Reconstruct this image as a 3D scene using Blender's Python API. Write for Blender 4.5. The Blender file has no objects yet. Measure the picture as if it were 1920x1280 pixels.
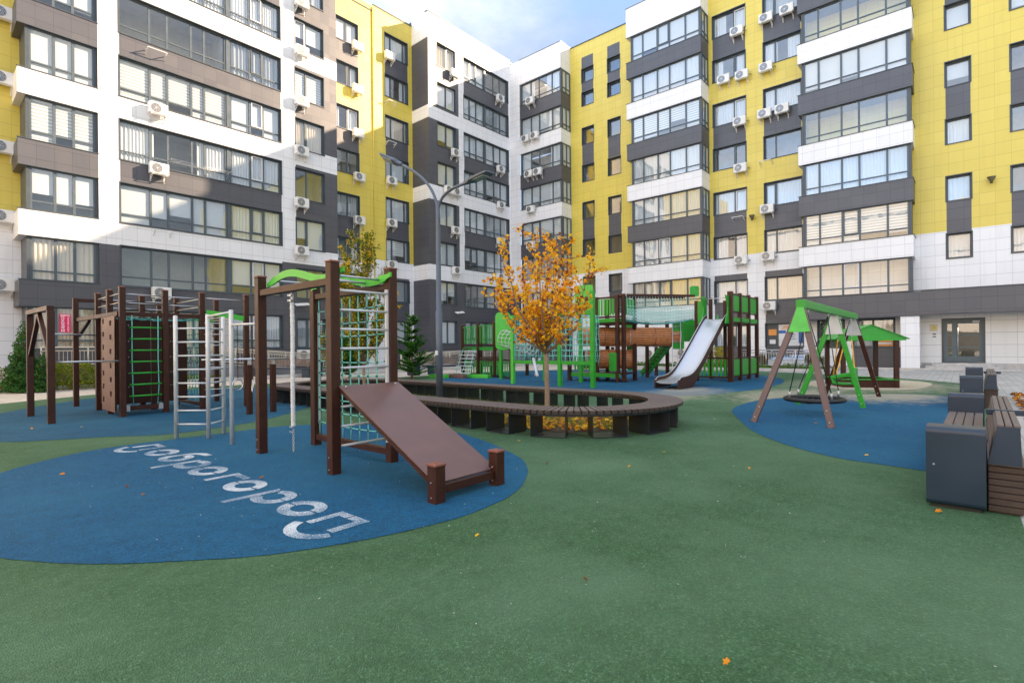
import bpy, bmesh, math, random
from mathutils import Vector, Matrix

S = bpy.context.scene
# ---------------------------------------------------------------- camera
H, FPX, CY, TH, PH = 1.35, 979.7, 650.2, 0.0091, 0.7150
cam_d = bpy.data.cameras.new("camera"); cam = bpy.data.objects.new("camera", cam_d)
S.collection.objects.link(cam); S.camera = cam
cam.location = (0, 0, H)
cam.rotation_euler = (math.radians(90), TH, PH - math.radians(90))
cam_d.sensor_width = 36; cam_d.lens = FPX / 1920 * 36
cam_d.shift_y = (CY - 640) / 1920
cam_d.clip_start = 0.05; cam_d.clip_end = 2000

# ---------------------------------------------------------------- light
EXPOSURE = 1.77
SUN_DIR = Vector((0.72, -0.50, 0.46)).normalized()
S.view_settings.view_transform = 'Standard'; S.view_settings.look = 'None'
S.view_settings.exposure = EXPOSURE; S.view_settings.gamma = 1
S.view_settings.use_curve_mapping = False
S.cycles.use_denoising = True
S.cycles.max_bounces = 7; S.cycles.diffuse_bounces = 4; S.cycles.glossy_bounces = 3
S.cycles.transparent_max_bounces = 14; S.cycles.transmission_bounces = 3
S.cycles.caustics_reflective = False; S.cycles.caustics_refractive = False
S.cycles.sample_clamp_indirect = 8

sun_d = bpy.data.lights.new("sun", 'SUN'); sun = bpy.data.objects.new("sun", sun_d)
S.collection.objects.link(sun)
sun_d.energy = 4.2; sun_d.angle = math.radians(0.55); sun_d.color = (1.0, 0.75, 0.52)
sun.rotation_euler = SUN_DIR.to_track_quat('Z', 'Y').to_euler()
sun.location = (30, -20, 40)

W = bpy.data.worlds.new("World"); S.world = W; W.use_nodes = True
nt = W.node_tree; nt.nodes.clear()
out = nt.nodes.new('ShaderNodeOutputWorld')
bg = nt.nodes.new('ShaderNodeBackground'); bg.inputs[1].default_value = 0.14
sky = nt.nodes.new('ShaderNodeTexSky'); sky.sky_type = 'NISHITA'; sky.sun_disc = False
sky.sun_elevation = math.asin(SUN_DIR.z); sky.sun_rotation = math.atan2(SUN_DIR.x, SUN_DIR.y)
sky.air_density = 1.0; sky.dust_density = 1.0; sky.ozone_density = 1.2
tc = nt.nodes.new('ShaderNodeTexCoord')
mp = nt.nodes.new('ShaderNodeMapping'); mp.inputs['Scale'].default_value = (1.0, 1.0, 2.2)
nz = nt.nodes.new('ShaderNodeTexNoise'); nz.inputs['Scale'].default_value = 1.9
nz.inputs['Detail'].default_value = 9; nz.inputs['Roughness'].default_value = 0.58
nz.inputs['Distortion'].default_value = 0.35
rp = nt.nodes.new('ShaderNodeValToRGB')
rp.color_ramp.elements[0].position = 0.36; rp.color_ramp.elements[0].color = (0.06, 0.06, 0.06, 1)
rp.color_ramp.elements[1].position = 0.62; rp.color_ramp.elements[1].color = (0.94, 0.94, 0.94, 1)
mx = nt.nodes.new('ShaderNodeMix'); mx.data_type = 'RGBA'
mx.inputs['B'].default_value = (3.15, 3.2, 3.3, 1)
L = nt.links.new
nz2 = nt.nodes.new('ShaderNodeTexNoise'); nz2.inputs['Scale'].default_value = 3.6; nz2.inputs['Detail'].default_value = 8; nz2.inputs['Roughness'].default_value = 0.6
rp2 = nt.nodes.new('ShaderNodeValToRGB'); rp2.color_ramp.elements[0].position = 0.38; rp2.color_ramp.elements[0].color = (1.75, 1.85, 2.05, 1)
rp2.color_ramp.elements[1].position = 0.62; rp2.color_ramp.elements[1].color = (3.3, 3.3, 3.3, 1)
L(mp.outputs[0], nz2.inputs['Vector']); L(nz2.outputs[0], rp2.inputs[0]); L(rp2.outputs[0], mx.inputs['B'])
L(tc.outputs['Generated'], mp.inputs[0]); L(mp.outputs[0], nz.inputs['Vector'])
L(nz.outputs[0], rp.inputs[0]); L(rp.outputs[0], mx.inputs['Factor'])
# clouds and sky are brighter behind the viewer and overhead than over the far corner of the yard
dv_ = nt.nodes.new('ShaderNodeVectorMath'); dv_.operation = 'DOT_PRODUCT'; dv_.inputs[1].default_value = (-0.78, 0.30, 0.55)
mr_ = nt.nodes.new('ShaderNodeMapRange'); mr_.inputs['From Min'].default_value = -0.5; mr_.inputs['From Max'].default_value = 0.8
mr_.inputs['To Min'].default_value = 0.040; mr_.inputs['To Max'].default_value = 0.24
L(tc.outputs['Generated'], dv_.inputs[0]); L(dv_.outputs['Value'], mr_.inputs['Value']); L(mr_.outputs[0], bg.inputs[1])
L(sky.outputs[0], mx.inputs['A']); L(mx.outputs['Result'], bg.inputs[0]); L(bg.outputs[0], out.inputs[0])

# ---------------------------------------------------------------- helpers
def ray(x, y):
    u, v = x - 960, y - CY
    X = (u * math.cos(TH) - v * math.sin(TH)) / FPX; Z = -(u * math.sin(TH) + v * math.cos(TH)) / FPX
    s, c = math.sin(PH), math.cos(PH)
    return (X * s + c, -X * c + s, Z)
def at(x, y, z=0.0):                    # photo point lying at height z -> place (a, b)
    r = ray(x, y); t = (z - H) / r[2]; return (r[0] * t, r[1] * t)
def at_a(x, y, a):                      # on the plane a = const -> (b, z)
    r = ray(x, y); t = a / r[0]; return (r[1] * t, H + r[2] * t)
def at_b(x, y, b):                      # on the plane b = const -> (a, z)
    r = ray(x, y); t = b / r[1]; return (r[0] * t, H + r[2] * t)

def tag(o, label=None, cat=None, group=None, kind=None):
    if label: o['label'] = label
    if cat: o['category'] = cat
    if group: o['group'] = group
    if kind: o['kind'] = kind
    return o
def thing(name, loc, label, cat, group=None, rz=0):
    o = bpy.data.objects.new(name, None); S.collection.objects.link(o)
    o.empty_display_size = 0.2
    o.location = loc; o.rotation_euler = (0, 0, rz)
    return tag(o, label, cat, group)
def copy_tree(o, parent=None):
    c = o.copy(); S.collection.objects.link(c)
    if parent is not None: c.parent = parent
    for ch in list(o.children): copy_tree(ch, c)
    return c

class MB:
    """collects shapes in world metres, then builds ONE mesh object"""
    def __init__(s): s.v = []; s.f = []; s.m = []; s.sm = []
    def quad(s, pts, mi=0, smooth=False):
        n = len(s.v); s.v += [tuple(p) for p in pts]; s.f.append(tuple(range(n, n + len(pts)))); s.m.append(mi); s.sm.append(smooth)
    def box(s, x0, x1, y0, y1, z0, z1, mi=0, bev=0):
        if x0 > x1: x0, x1 = x1, x0
        if y0 > y1: y0, y1 = y1, y0
        if z0 > z1: z0, z1 = z1, z0
        if bev and min(x1 - x0, y1 - y0, z1 - z0) > 2.2 * bev:
            return s.bbox(Vector(((x0 + x1) / 2, (y0 + y1) / 2, (z0 + z1) / 2)), Vector((1, 0, 0)), Vector((0, 1, 0)), Vector((0, 0, 1)), (x1 - x0) / 2, (y1 - y0) / 2, (z1 - z0) / 2, mi, bev)
        n = len(s.v)
        s.v += [(x0, y0, z0), (x1, y0, z0), (x1, y1, z0), (x0, y1, z0), (x0, y0, z1), (x1, y0, z1), (x1, y1, z1), (x0, y1, z1)]
        for q in ((0, 3, 2, 1), (4, 5, 6, 7), (0, 1, 5, 4), (1, 2, 6, 5), (2, 3, 7, 6), (3, 0, 4, 7)):
            s.f.append(tuple(n + i for i in q)); s.m.append(mi); s.sm.append(False)
    def bbox(s, c, X, Y, Z, hx, hy, hz, mi=0, bev=0.0):
        """oriented box with chamfered edges"""
        if bev <= 0:
            n = len(s.v)
            for dz in (-1, 1):
                for dx, dy in ((-1, -1), (1, -1), (1, 1), (-1, 1)):
                    s.v.append(tuple(c + X * hx * dx + Y * hy * dy + Z * hz * dz))
            for q in ((0, 3, 2, 1), (4, 5, 6, 7), (0, 1, 5, 4), (1, 2, 6, 5), (2, 3, 7, 6), (3, 0, 4, 7)):
                s.f.append(tuple(n + i for i in q)); s.m.append(mi); s.sm.append(False)
            return
        b = bev; idx = {}
        n0 = len(s.v)
        h = (hx, hy, hz)
        for sx in (-1, 1):
            for sy in (-1, 1):
                for sz in (-1, 1):
                    for ax in range(3):      # the vertex lying ON face ax, pulled in along the other two axes
                        sg = (sx, sy, sz)
                        p = [sg[i] * (h[i] - (0 if i == ax else b)) for i in range(3)]
                        idx[(sx, sy, sz, ax)] = len(s.v)
                        s.v.append(tuple(c + X * p[0] + Y * p[1] + Z * p[2]))
        def F(q): s.f.append(tuple(q)); s.m.append(mi); s.sm.append(False)
        for ax in range(3):
            o1, o2 = [i for i in range(3) if i != ax]
            for sg in (-1, 1):
                q = []
                for p1, p2 in ((-1, -1), (1, -1), (1, 1), (-1, 1)):
                    k = [0, 0, 0]; k[ax] = sg; k[o1] = p1; k[o2] = p2
                    q.append(idx[(k[0], k[1], k[2], ax)])
                F(q)
        for ax in range(3):                  # edges along ax
            o1, o2 = [i for i in range(3) if i != ax]
            for p1 in (-1, 1):
                for p2 in (-1, 1):
                    k0 = [0, 0, 0]; k0[o1] = p1; k0[o2] = p2; k1 = list(k0); k0[ax] = -1; k1[ax] = 1
                    F([idx[(*k0, o1)], idx[(*k1, o1)], idx[(*k1, o2)], idx[(*k0, o2)]])
        for sx in (-1, 1):
            for sy in (-1, 1):
                for sz in (-1, 1):
                    F([idx[(sx, sy, sz, a)] for a in range(3)])
    def bar(s, p0, p1, w, h, mi=0, up=(0, 0, 1), bev=0.0):
        p0 = Vector(p0); p1 = Vector(p1); d = (p1 - p0); Ln = d.length
        if Ln < 1e-6: return
        d /= Ln; up = Vector(up)
        if abs(d.dot(up)) > 0.98: up = Vector((1, 0, 0))
        sx = d.cross(up).normalized(); uz = sx.cross(d).normalized()
        s.bbox((p0 + p1) / 2, d, sx, uz, Ln / 2, w / 2, h / 2, mi, bev)
    def tube(s, pts, r, n=8, mi=0, caps=True, radii=None):
        pts = [Vector(p) for p in pts]; rings = []
        ref = None
        for i, p in enumerate(pts):
            d = (pts[min(i + 1, len(pts) - 1)] - pts[max(i - 1, 0)])
            if d.length < 1e-9: d = Vector((0, 0, 1))
            d.normalize()
            if ref is None:
                ref = Vector((0, 0, 1)) if abs(d.z) < 0.9 else Vector((1, 0, 0))
            x = d.cross(ref)
            if x.length < 1e-4: x = d.cross(Vector((0, 1, 0.3)))
            x.normalize(); y = d.cross(x).normalized(); ref = x.cross(d) * 1.0 if False else ref
            rr = radii[i] if radii else r
            k = len(s.v)
            for j in range(n):
                a = 2 * math.pi * j / n
                s.v.append(tuple(p + x * math.cos(a) * rr + y * math.sin(a) * rr))
            rings.append(k)
        for k0, k1 in zip(rings, rings[1:]):
            for j in range(n):
                s.f.append((k0 + j, k0 + (j + 1) % n, k1 + (j + 1) % n, k1 + j)); s.m.append(mi); s.sm.append(True)
        if caps:
            s.f.append(tuple(rings[0] + j for j in range(n))[::-1]); s.m.append(mi); s.sm.append(False)
            s.f.append(tuple(rings[-1] + j for j in range(n))); s.m.append(mi); s.sm.append(False)
    def disc(s, c, nrm, r, n=20, mi=0, th=0.0, r0=0.0):
        c = Vector(c); nrm = Vector(nrm).normalized()
        x = nrm.cross(Vector((0, 0, 1)))
        if x.length < 1e-3: x = Vector((1, 0, 0))
        x.normalize(); y = nrm.cross(x)
        ring = [c + x * math.cos(2 * math.pi * j / n) * r + y * math.sin(2 * math.pi * j / n) * r for j in range(n)]
        if r0:
            ri = [c + x * math.cos(2 * math.pi * j / n) * r0 + y * math.sin(2 * math.pi * j / n) * r0 for j in range(n)]
            for j in range(n): s.quad([ring[j], ring[(j + 1) % n], ri[(j + 1) % n], ri[j]], mi)
        else: s.quad(ring, mi)
        if th:
            for j in range(n): s.quad([ring[j], ring[(j + 1) % n], ring[(j + 1) % n] - nrm * th, ring[j] - nrm * th], mi)
    def prism(s, outline, ext, mi=0):
        """closed outline (3d points) pushed along ext"""
        o = [Vector(p) for p in outline]; e = Vector(ext)
        s.quad(o, mi); s.quad([p + e for p in o][::-1], mi)
        for i in range(len(o)):
            j = (i + 1) % len(o); s.quad([o[i], o[i] + e, o[j] + e, o[j]], mi)
    def strip(s, top, bot, ext, mi=0):
        """solid between two polylines (same count), pushed along ext"""
        e = Vector(ext); t = [Vector(p) for p in top]; b = [Vector(p) for p in bot]
        for i in range(len(t) - 1):
            s.quad([t[i], t[i + 1], b[i + 1], b[i]], mi); s.quad([t[i] + e, b[i] + e, b[i + 1] + e, t[i + 1] + e], mi)
            s.quad([t[i], t[i] + e, t[i + 1] + e, t[i + 1]], mi); s.quad([b[i], b[i + 1], b[i + 1] + e, b[i] + e], mi)
        s.quad([t[0], b[0], b[0] + e, t[0] + e], mi); s.quad([t[-1], t[-1] + e, b[-1] + e, b[-1]], mi)
    def build(s, name, mats, parent=None, recalc=False):
        if not isinstance(mats, (list, tuple)): mats = [mats]
        me = bpy.data.meshes.new(name)
        off = (0, 0, 0)
        if parent is not None:
            p = parent; off = Vector((0, 0, 0))
            while p is not None: off = off + Vector(p.location); p = p.parent
        me.from_pydata([(v[0] - off[0], v[1] - off[1], v[2] - off[2]) for v in s.v], [], s.f)
        for m in mats: me.materials.append(m)
        me.polygons.foreach_set('material_index', s.m); me.polygons.foreach_set('use_smooth', s.sm)
        if recalc:
            bm = bmesh.new(); bm.from_mesh(me)
            bmesh.ops.remove_doubles(bm, verts=bm.verts, dist=1e-5)
            bmesh.ops.recalc_face_normals(bm, faces=bm.faces); bm.to_mesh(me); bm.free()
        me.update()
        o = bpy.data.objects.new(name, me); S.collection.objects.link(o)
        if parent is not None: o.parent = parent
        return o

# ---------------------------------------------------------------- materials
def rgb(*c): return (*c, 1.0)
class N:
    def __init__(s, name):
        s.mat = bpy.data.materials.new(name); s.mat.use_nodes = True
        s.t = s.mat.node_tree; s.b = s.t.nodes['Principled BSDF']; s.o = s.t.nodes['Material Output']
    def n(s, ty, **k):
        x = s.t.nodes.new(ty)
        for a, v in k.items(): setattr(x, a, v)
        return x
    def l(s, a, b): s.t.links.new(a, b)
    def math(s, op, a, b=None, c=None):
        x = s.n('ShaderNodeMath', operation=op)
        for i, v in enumerate((a, b, c)):
            if v is None: continue
            if hasattr(v, 'is_output'): s.l(v, x.inputs[i])
            else: x.inputs[i].default_value = v
        return x.outputs[0]
    def mix(s, f, a, b):
        x = s.n('ShaderNodeMix', data_type='RGBA')
        for k, v in (('Factor', f), ('A', a), ('B', b)):
            if hasattr(v, 'is_output'): s.l(v, x.inputs[k])
            else: x.inputs[k].default_value = v
        return x.outputs['Result']
    def noise(s, vec, scale, detail=3, rough=0.5, out=0):
        x = s.n('ShaderNodeTexNoise'); x.inputs['Scale'].default_value = scale
        x.inputs['Detail'].default_value = detail; x.inputs['Roughness'].default_value = rough
        if vec is not None: s.l(vec, x.inputs['Vector'])
        return x.outputs[out]
    def ramp(s, f, stops):
        x = s.n('ShaderNodeValToRGB'); e = x.color_ramp.elements
        while len(e) < len(stops): e.new(0.5)
        for i, (p, c) in enumerate(stops):
            e[i].position = p; e[i].color = c if len(c) == 4 else (*c, 1)
        s.l(f, x.inputs[0]); return x.outputs[0]
    def bump(s, h, strength=0.3, dist=0.01):
        x = s.n('ShaderNodeBump'); x.inputs['Strength'].default_value = strength; x.inputs['Distance'].default_value = dist
        s.l(h, x.inputs['Height']); s.l(x.outputs[0], s.b.inputs['Normal'])
def mul(c, k): return tuple(v * k for v in c[:3])

def plain(name, c, rough=0.5, metal=0.0, var=0.10, scale=3.0, bump=0.0, bscale=80, spec=0.5):
    m = N(name); g = m.n('ShaderNodeNewGeometry')
    nz = m.noise(g.outputs['Position'], scale, 5, 0.6)
    m.l(m.mix(m.ramp(nz, [(0.3, (0, 0, 0)), (0.7, (1, 1, 1))]), rgb(*mul(c, 1 - var)), rgb(*mul(c, 1 + var))), m.b.inputs['Base Color'])
    r = m.math('MULTIPLY_ADD', nz, 0.25, rough - 0.12); m.l(r, m.b.inputs['Roughness'])
    m.b.inputs['Metallic'].default_value = metal; m.b.inputs['Specular IOR Level'].default_value = spec
    if bump: m.bump(m.noise(g.outputs['Position'], bscale, 4, 0.6), bump, 0.004)
    return m.mat

def panel(name, c, su=0.6, sz=0.6, rough=0.42, joint=0.45, offz=0.0, offu=0.0):
    m = N(name); g = m.n('ShaderNodeNewGeometry')
    sp = m.n('ShaderNodeSeparateXYZ'); m.l(g.outputs['Position'], sp.inputs[0])
    sn = m.n('ShaderNodeSeparateXYZ'); m.l(g.outputs['True Normal'], sn.inputs[0])
    k = m.math('GREATER_THAN', m.math('ABSOLUTE', sn.outputs[0]), 0.5)
    u = m.math('ADD', m.math('MULTIPLY', k, sp.outputs[1]), m.math('MULTIPLY', m.math('SUBTRACT', 1.0, k), sp.outputs[0]))
    U = m.math('MULTIPLY_ADD', u, 1 / su, 100 + offu); Z = m.math('MULTIPLY_ADD', sp.outputs[2], 1 / sz, 100 + offz)
    ju = m.math('LESS_THAN', m.math('FRACT', U), 0.016 / su); jz = m.math('LESS_THAN', m.math('FRACT', Z), 0.018 / sz)
    j = m.math('MAXIMUM', m.math('MULTIPLY', ju, 0.75), jz)
    cb = m.n('ShaderNodeCombineXYZ'); m.l(m.math('FLOOR', U), cb.inputs[0]); m.l(m.math('FLOOR', Z), cb.inputs[1]); m.l(k, cb.inputs[2])
    wn = m.n('ShaderNodeTexWhiteNoise'); m.l(cb.outputs[0], wn.inputs['Vector'])
    big = m.noise(g.outputs['Position'], 0.35, 4, 0.6)
    stm = m.n('ShaderNodeMapping'); m.l(g.outputs['Position'], stm.inputs[0]); stm.inputs['Scale'].default_value = (3.0, 3.0, 0.22)
    stk = m.ramp(m.noise(stm.outputs[0], 1.6, 5, 0.65), [(0.52, (0, 0, 0)), (0.75, (1, 1, 1))])
    v = m.math('ADD', m.math('MULTIPLY', wn.outputs['Value'], 0.10), m.math('ADD', m.math('MULTIPLY', big, 0.12), m.math('MULTIPLY', stk, 0.16)))
    base = m.mix(v, rgb(*mul(c, 1.03)), rgb(*mul(c, 0.55)))
    m.l(m.mix(j, base, rgb(*mul(c, joint))), m.b.inputs['Base Color'])
    m.l(m.math('MULTIPLY_ADD', wn.outputs['Value'], 0.08, rough - 0.03), m.b.inputs['Roughness'])
    m.b.inputs['Specular IOR Level'].default_value = 0.6
    # each panel hangs a hair out of true
    tilt = m.n('ShaderNodeVectorMath', operation='MULTIPLY_ADD'); m.l(wn.outputs['Color'], tilt.inputs[0])
    tilt.inputs[1].default_value = (0.02, 0.02, 0.02); m.l(g.outputs['Normal'], tilt.inputs[2])
    nn = m.n('ShaderNodeVectorMath', operation='NORMALIZE'); m.l(tilt.outputs[0], nn.inputs[0]); m.l(nn.outputs[0], m.b.inputs['Normal'])
    return m.mat

def rubber(name, c1, c2, c3, sandy=(), sheen=0.05):
    m = N(name); g = m.n('ShaderNodeNewGeometry'); P = g.outputs['Position']
    v = m.n('ShaderNodeTexVoronoi'); v.inputs['Scale'].default_value = 120; m.l(P, v.inputs['Vector'])
    sv = m.n('ShaderNodeSeparateColor'); m.l(v.outputs['Color'], sv.inputs[0])
    col = m.mix(m.ramp(sv.outputs[0], [(0.2, (0, 0, 0)), (0.8, (1, 1, 1))]), rgb(*c1), rgb(*c2))
    col = m.mix(m.math('GREATER_THAN', sv.outputs[1], 0.93), col, rgb(*c3))
    col = m.mix(m.ramp(m.noise(P, 55, 4, 0.8), [(0.40, (0, 0, 0)), (0.60, (0.6, 0.6, 0.6))]), col, rgb(*mul(c1, 0.45)))
    med = m.noise(P, 7, 6, 0.75)
    col = m.mix(m.ramp(med, [(0.45, (0, 0, 0)), (0.68, (0.45, 0.45, 0.45))]), col, rgb(*mul(c1, 0.5)))
    scf = m.n('ShaderNodeMapping'); m.l(P, scf.inputs[0]); scf.inputs['Scale'].default_value = (1.0, 3.5, 1.0); scf.inputs['Rotation'].default_value = (0, 0, 0.7)
    col = m.mix(m.ramp(m.noise(scf.outputs[0], 1.1, 7, 0.72), [(0.60, (0, 0, 0)), (0.72, (0.35, 0.35, 0.35))]), col, rgb(*mul(c3, 1.15)))
    big = m.noise(P, 0.45, 5, 0.6)
    col = m.mix(m.ramp(big, [(0.40, (0, 0, 0)), (0.70, (0.55, 0.55, 0.55))]), col, rgb(*mul(c3, 1.0)))
    for (ax, ay, rx, ry, amt) in sandy:
        sp = m.n('ShaderNodeSeparateXYZ'); m.l(P, sp.inputs[0])
        dx = m.math('DIVIDE', m.math('SUBTRACT', sp.outputs[0], ax), rx); dy = m.math('DIVIDE', m.math('SUBTRACT', sp.outputs[1], ay), ry)
        d = m.math('SQRT', m.math('ADD', m.math('MULTIPLY', dx, dx), m.math('MULTIPLY', dy, dy)))
        f = m.math('SUBTRACT', 1.0, d)
        f = m.math('MULTIPLY_ADD', m.noise(P, 3.5, 7, 0.7), 1.6, m.math('ADD', f, -0.95))
        f = m.math('MULTIPLY', m.ramp(f, [(0.0, (0, 0, 0)), (0.45, (1, 1, 1))]), amt)
        col = m.mix(f, col, rgb(0.42, 0.38, 0.29))
    m.l(col, m.b.inputs['Base Color']); m.b.inputs['Roughness'].default_value = 0.72
    m.b.inputs['Specular IOR Level'].default_value = 0.12
    m.b.inputs['Sheen Weight'].default_value = sheen; m.b.inputs['Sheen Roughness'].default_value = 0.45; m.b.inputs['Sheen Tint'].default_value = rgb(0.75, 0.95, 0.88)
    bp = m.math('ADD', v.outputs['Distance'], m.math('MULTIPLY', m.noise(P, 60, 3), 0.6))
    m.bump(bp, 1.0, 0.008)
    return m.mat

def glass_mat(name='window_glass', tint=(0.88, 0.92, 0.93), f0=0.11):
    m = N(name); t = m.t; t.nodes.remove(m.b)
    g = m.n('ShaderNodeNewGeometry')
    tr = m.n('ShaderNodeBsdfTransparent'); tr.inputs[0].default_value = rgb(*tint)
    gl = m.n('ShaderNodeBsdfGlossy'); gl.inputs['Roughness'].default_value = 0.015
    gl.inputs[0].default_value = rgb(0.93, 0.96, 1.0)
    dt = m.n('ShaderNodeVectorMath', operation='DOT_PRODUCT'); m.l(g.outputs['Normal'], dt.inputs[0]); m.l(g.outputs['Incoming'], dt.inputs[1])
    f = m.math('POWER', m.math('SUBTRACT', 1.0, m.math('ABSOLUTE', dt.outputs['Value'])), 4.0)
    f = m.math('MULTIPLY_ADD', f, 0.8, f0 + 0.06)
    bp = m.n('ShaderNodeBump'); bp.inputs['Strength'].default_value = 0.10; bp.inputs['Distance'].default_value = 0.02
    m.l(m.noise(g.outputs['Position'], 1.3, 2, 0.5), bp.inputs['Height'])
    m.l(bp.outputs[0], gl.inputs['Normal'])
    mx = m.n('ShaderNodeMixShader'); m.l(f, mx.inputs[0]); m.l(tr.outputs[0], mx.inputs[1]); m.l(gl.outputs[0], mx.inputs[2])
    m.l(mx.outputs[0], m.o.inputs[0]); return m.mat

def cloth_mat(name, c, stripes=False):
    m = N(name); g = m.n('ShaderNodeNewGeometry')
    col = rgb(*c)
    if stripes:
        sp = m.n('ShaderNodeSeparateXYZ'); m.l(g.outputs['Position'], sp.inputs[0])
        f = m.math('GREATER_THAN', m.math('FRACT', m.math('MULTIPLY', sp.outputs[2], 6.5)), 0.55)
        col = m.mix(f, rgb(*c), rgb(*mul(c, 0.62)))
        m.l(col, m.b.inputs['Base Color'])
    else: m.b.inputs['Base Color'].default_value = col
    m.b.inputs['Roughness'].default_value = 0.9; m.b.inputs['Specular IOR Level'].default_value = 0.1
    return m.mat

def leaf_mat(name, c, c2):
    m = N(name); oi = m.n('ShaderNodeNewGeometry')
    wn = m.n('ShaderNodeTexWhiteNoise'); 
    sc = m.n('ShaderNodeVectorMath', operation='SNAP'); m.l(oi.outputs['Position'], sc.inputs[0]); sc.inputs[1].default_value = (0.05, 0.05, 0.05)
    m.l(sc.outputs[0], wn.inputs['Vector'])
    m.l(m.mix(wn.outputs['Value'], rgb(*c), rgb(*c2)), m.b.inputs['Base Color'])
    m.b.inputs['Roughness'].default_value = 0.55; m.b.inputs['Specular IOR Level'].default_value = 0.3
    # light passes through thin leaves
    tl = m.n('ShaderNodeBsdfTranslucent'); tl.inputs[0].default_value = rgb(*c2)
    ms = m.n('ShaderNodeMixShader'); ms.inputs[0].default_value = 0.4
    m.l(m.b.outputs[0], ms.inputs[1]); m.l(tl.outputs[0], ms.inputs[2]); m.l(ms.outputs[0], m.o.inputs[0])
    return m.mat

def paving_mat(name, c, sx=0.2, sy=0.2, rough=0.8):
    m = N(name); g = m.n('ShaderNodeNewGeometry'); P = g.outputs['Position']
    br = m.n('ShaderNodeTexBrick'); m.l(P, br.inputs['Vector']); br.inputs['Scale'].default_value = 1.0
    br.inputs['Brick Width'].default_value = sx; br.inputs['Row Height'].default_value = sy
    br.inputs['Mortar Size'].default_value = 0.006; br.inputs['Color1'].default_value = rgb(*mul(c, 1.08))
    br.inputs['Color2'].default_value = rgb(*mul(c, 0.86)); br.inputs['Mortar'].default_value = rgb(*mul(c, 0.5))
    big = m.noise(P, 0.8, 6, 0.65)
    m.l(m.mix(m.ramp(big, [(0.4, (0, 0, 0)), (0.8, (0.6, 0.6, 0.6))]), br.outputs[0], rgb(*mul(c, 0.6))), m.b.inputs['Base Color'])
    m.b.inputs['Roughness'].default_value = rough
    m.bump(m.math('ADD', m.math('MULTIPLY', br.outputs['Fac'], -1.0), m.math('MULTIPLY', m.noise(P, 120, 3), 0.4)), 0.5, 0.004)
    return m.mat

WHITE = panel('white_panel', (0.80, 0.80, 0.81), joint=0.6)
GREY = panel('grey_panel', (0.078, 0.079, 0.093))
YELLOW = panel('yellow_panel', (0.69, 0.55, 0.090), joint=0.68)
WHITE_BIG = panel('white_panel_large', (0.72, 0.71, 0.69), 0.98, 0.62)
TRIM = plain('dark_trim', (0.055, 0.068, 0.082), 0.42)
FRAME = plain('window_frame_paint', (0.075, 0.100, 0.120), 0.38)
SASH = plain('white_sash_paint', (0.70, 0.71, 0.74), 0.4)
GLASS = glass_mat()
LINING = plain('room_plaster', (0.48, 0.48, 0.46), 0.9)
CURT = cloth_mat('white_curtain', (0.70, 0.71, 0.72))
CURT_W = cloth_mat('cream_curtain', (0.72, 0.62, 0.50))
CURT_G = cloth_mat('grey_curtain', (0.40, 0.42, 0.44))
BLIND = cloth_mat('zebra_blind', (0.84, 0.84, 0.82), True)
ACW = plain('ac_white_plastic', (0.74, 0.73, 0.70), 0.45, var=0.06)
ACD = plain('ac_dark_grille', (0.09, 0.09, 0.095), 0.5)
STEEL = plain('galvanised_steel', (0.52, 0.53, 0.55), 0.38, 0.7)
BRIGHT = plain('polished_stainless', (0.60, 0.61, 0.64), 0.36, 0.85, var=0.04)
SILVER = plain('silver_paint', (0.56, 0.58, 0.60), 0.42, 0.25)
CONC = plain('concrete', (0.46, 0.44, 0.41), 0.85, var=0.16, scale=5, bump=0.3)
BROWN = plain('brown_metal_paint', (0.046, 0.015, 0.009), 0.42, var=0.22, scale=6, bump=0.08, bscale=160, spec=0.3)
BROWNP = plain('brown_plywood', (0.140, 0.072, 0.062), 0.36, var=0.14, scale=4, bump=0.12, bscale=220)
def chipped(mat, amt=0.735, c=(0.30, 0.22, 0.15)):
    t = mat.node_tree; b = t.nodes['Principled BSDF']; src_ = b.inputs['Base Color'].links[0].from_socket
    g = t.nodes.new('ShaderNodeNewGeometry'); n_ = t.nodes.new('ShaderNodeTexNoise'); n_.inputs['Scale'].default_value = 11; n_.inputs['Detail'].default_value = 7; n_.inputs['Roughness'].default_value = 0.75
    r_ = t.nodes.new('ShaderNodeValToRGB'); r_.color_ramp.elements[0].position = amt; r_.color_ramp.elements[1].position = amt + 0.015; x = t.nodes.new('ShaderNodeMix'); x.data_type = 'RGBA'
    t.links.new(g.outputs['Position'], n_.inputs['Vector']); t.links.new(n_.outputs[0], r_.inputs[0]); t.links.new(r_.outputs[0], x.inputs['Factor']); t.links.new(src_, x.inputs['A']); x.inputs['B'].default_value = (*c, 1)
    t.links.new(x.outputs['Result'], b.inputs['Base Color'])
chipped(BROWN); chipped(BROWNP, 0.70, (0.20, 0.14, 0.12))
CAPM = plain('brown_plastic_cap', (0.19, 0.062, 0.038), 0.45)
GREEN = plain('green_plastic', (0.018, 0.31, 0.020), 0.36, var=0.14, scale=5)
LIME = plain('lime_plastic', (0.065, 0.46, 0.045), 0.38, var=0.12, scale=5)
ROPE = plain('turquoise_rope', (0.16, 0.56, 0.50), 0.75, var=0.2, scale=40)
KNOT = plain('rope_clamp', (0.02, 0.05, 0.055), 0.5)
WROPE = plain('white_rope', (0.66, 0.66, 0.66), 0.9, var=0.2, scale=50, bump=0.9, bscale=120)
NAVY = plain('navy_metal_paint', (0.016, 0.032, 0.058), 0.34, var=0.12)
BLACKM = plain('black_rubber', (0.012, 0.012, 0.014), 0.5)
DARKST = plain('dark_steel_support', (0.022, 0.028, 0.034), 0.42)
SLAT = plain('composite_slat', (0.145, 0.112, 0.103), 0.6, var=0.16, scale=9, bump=0.4, bscale=90)
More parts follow.
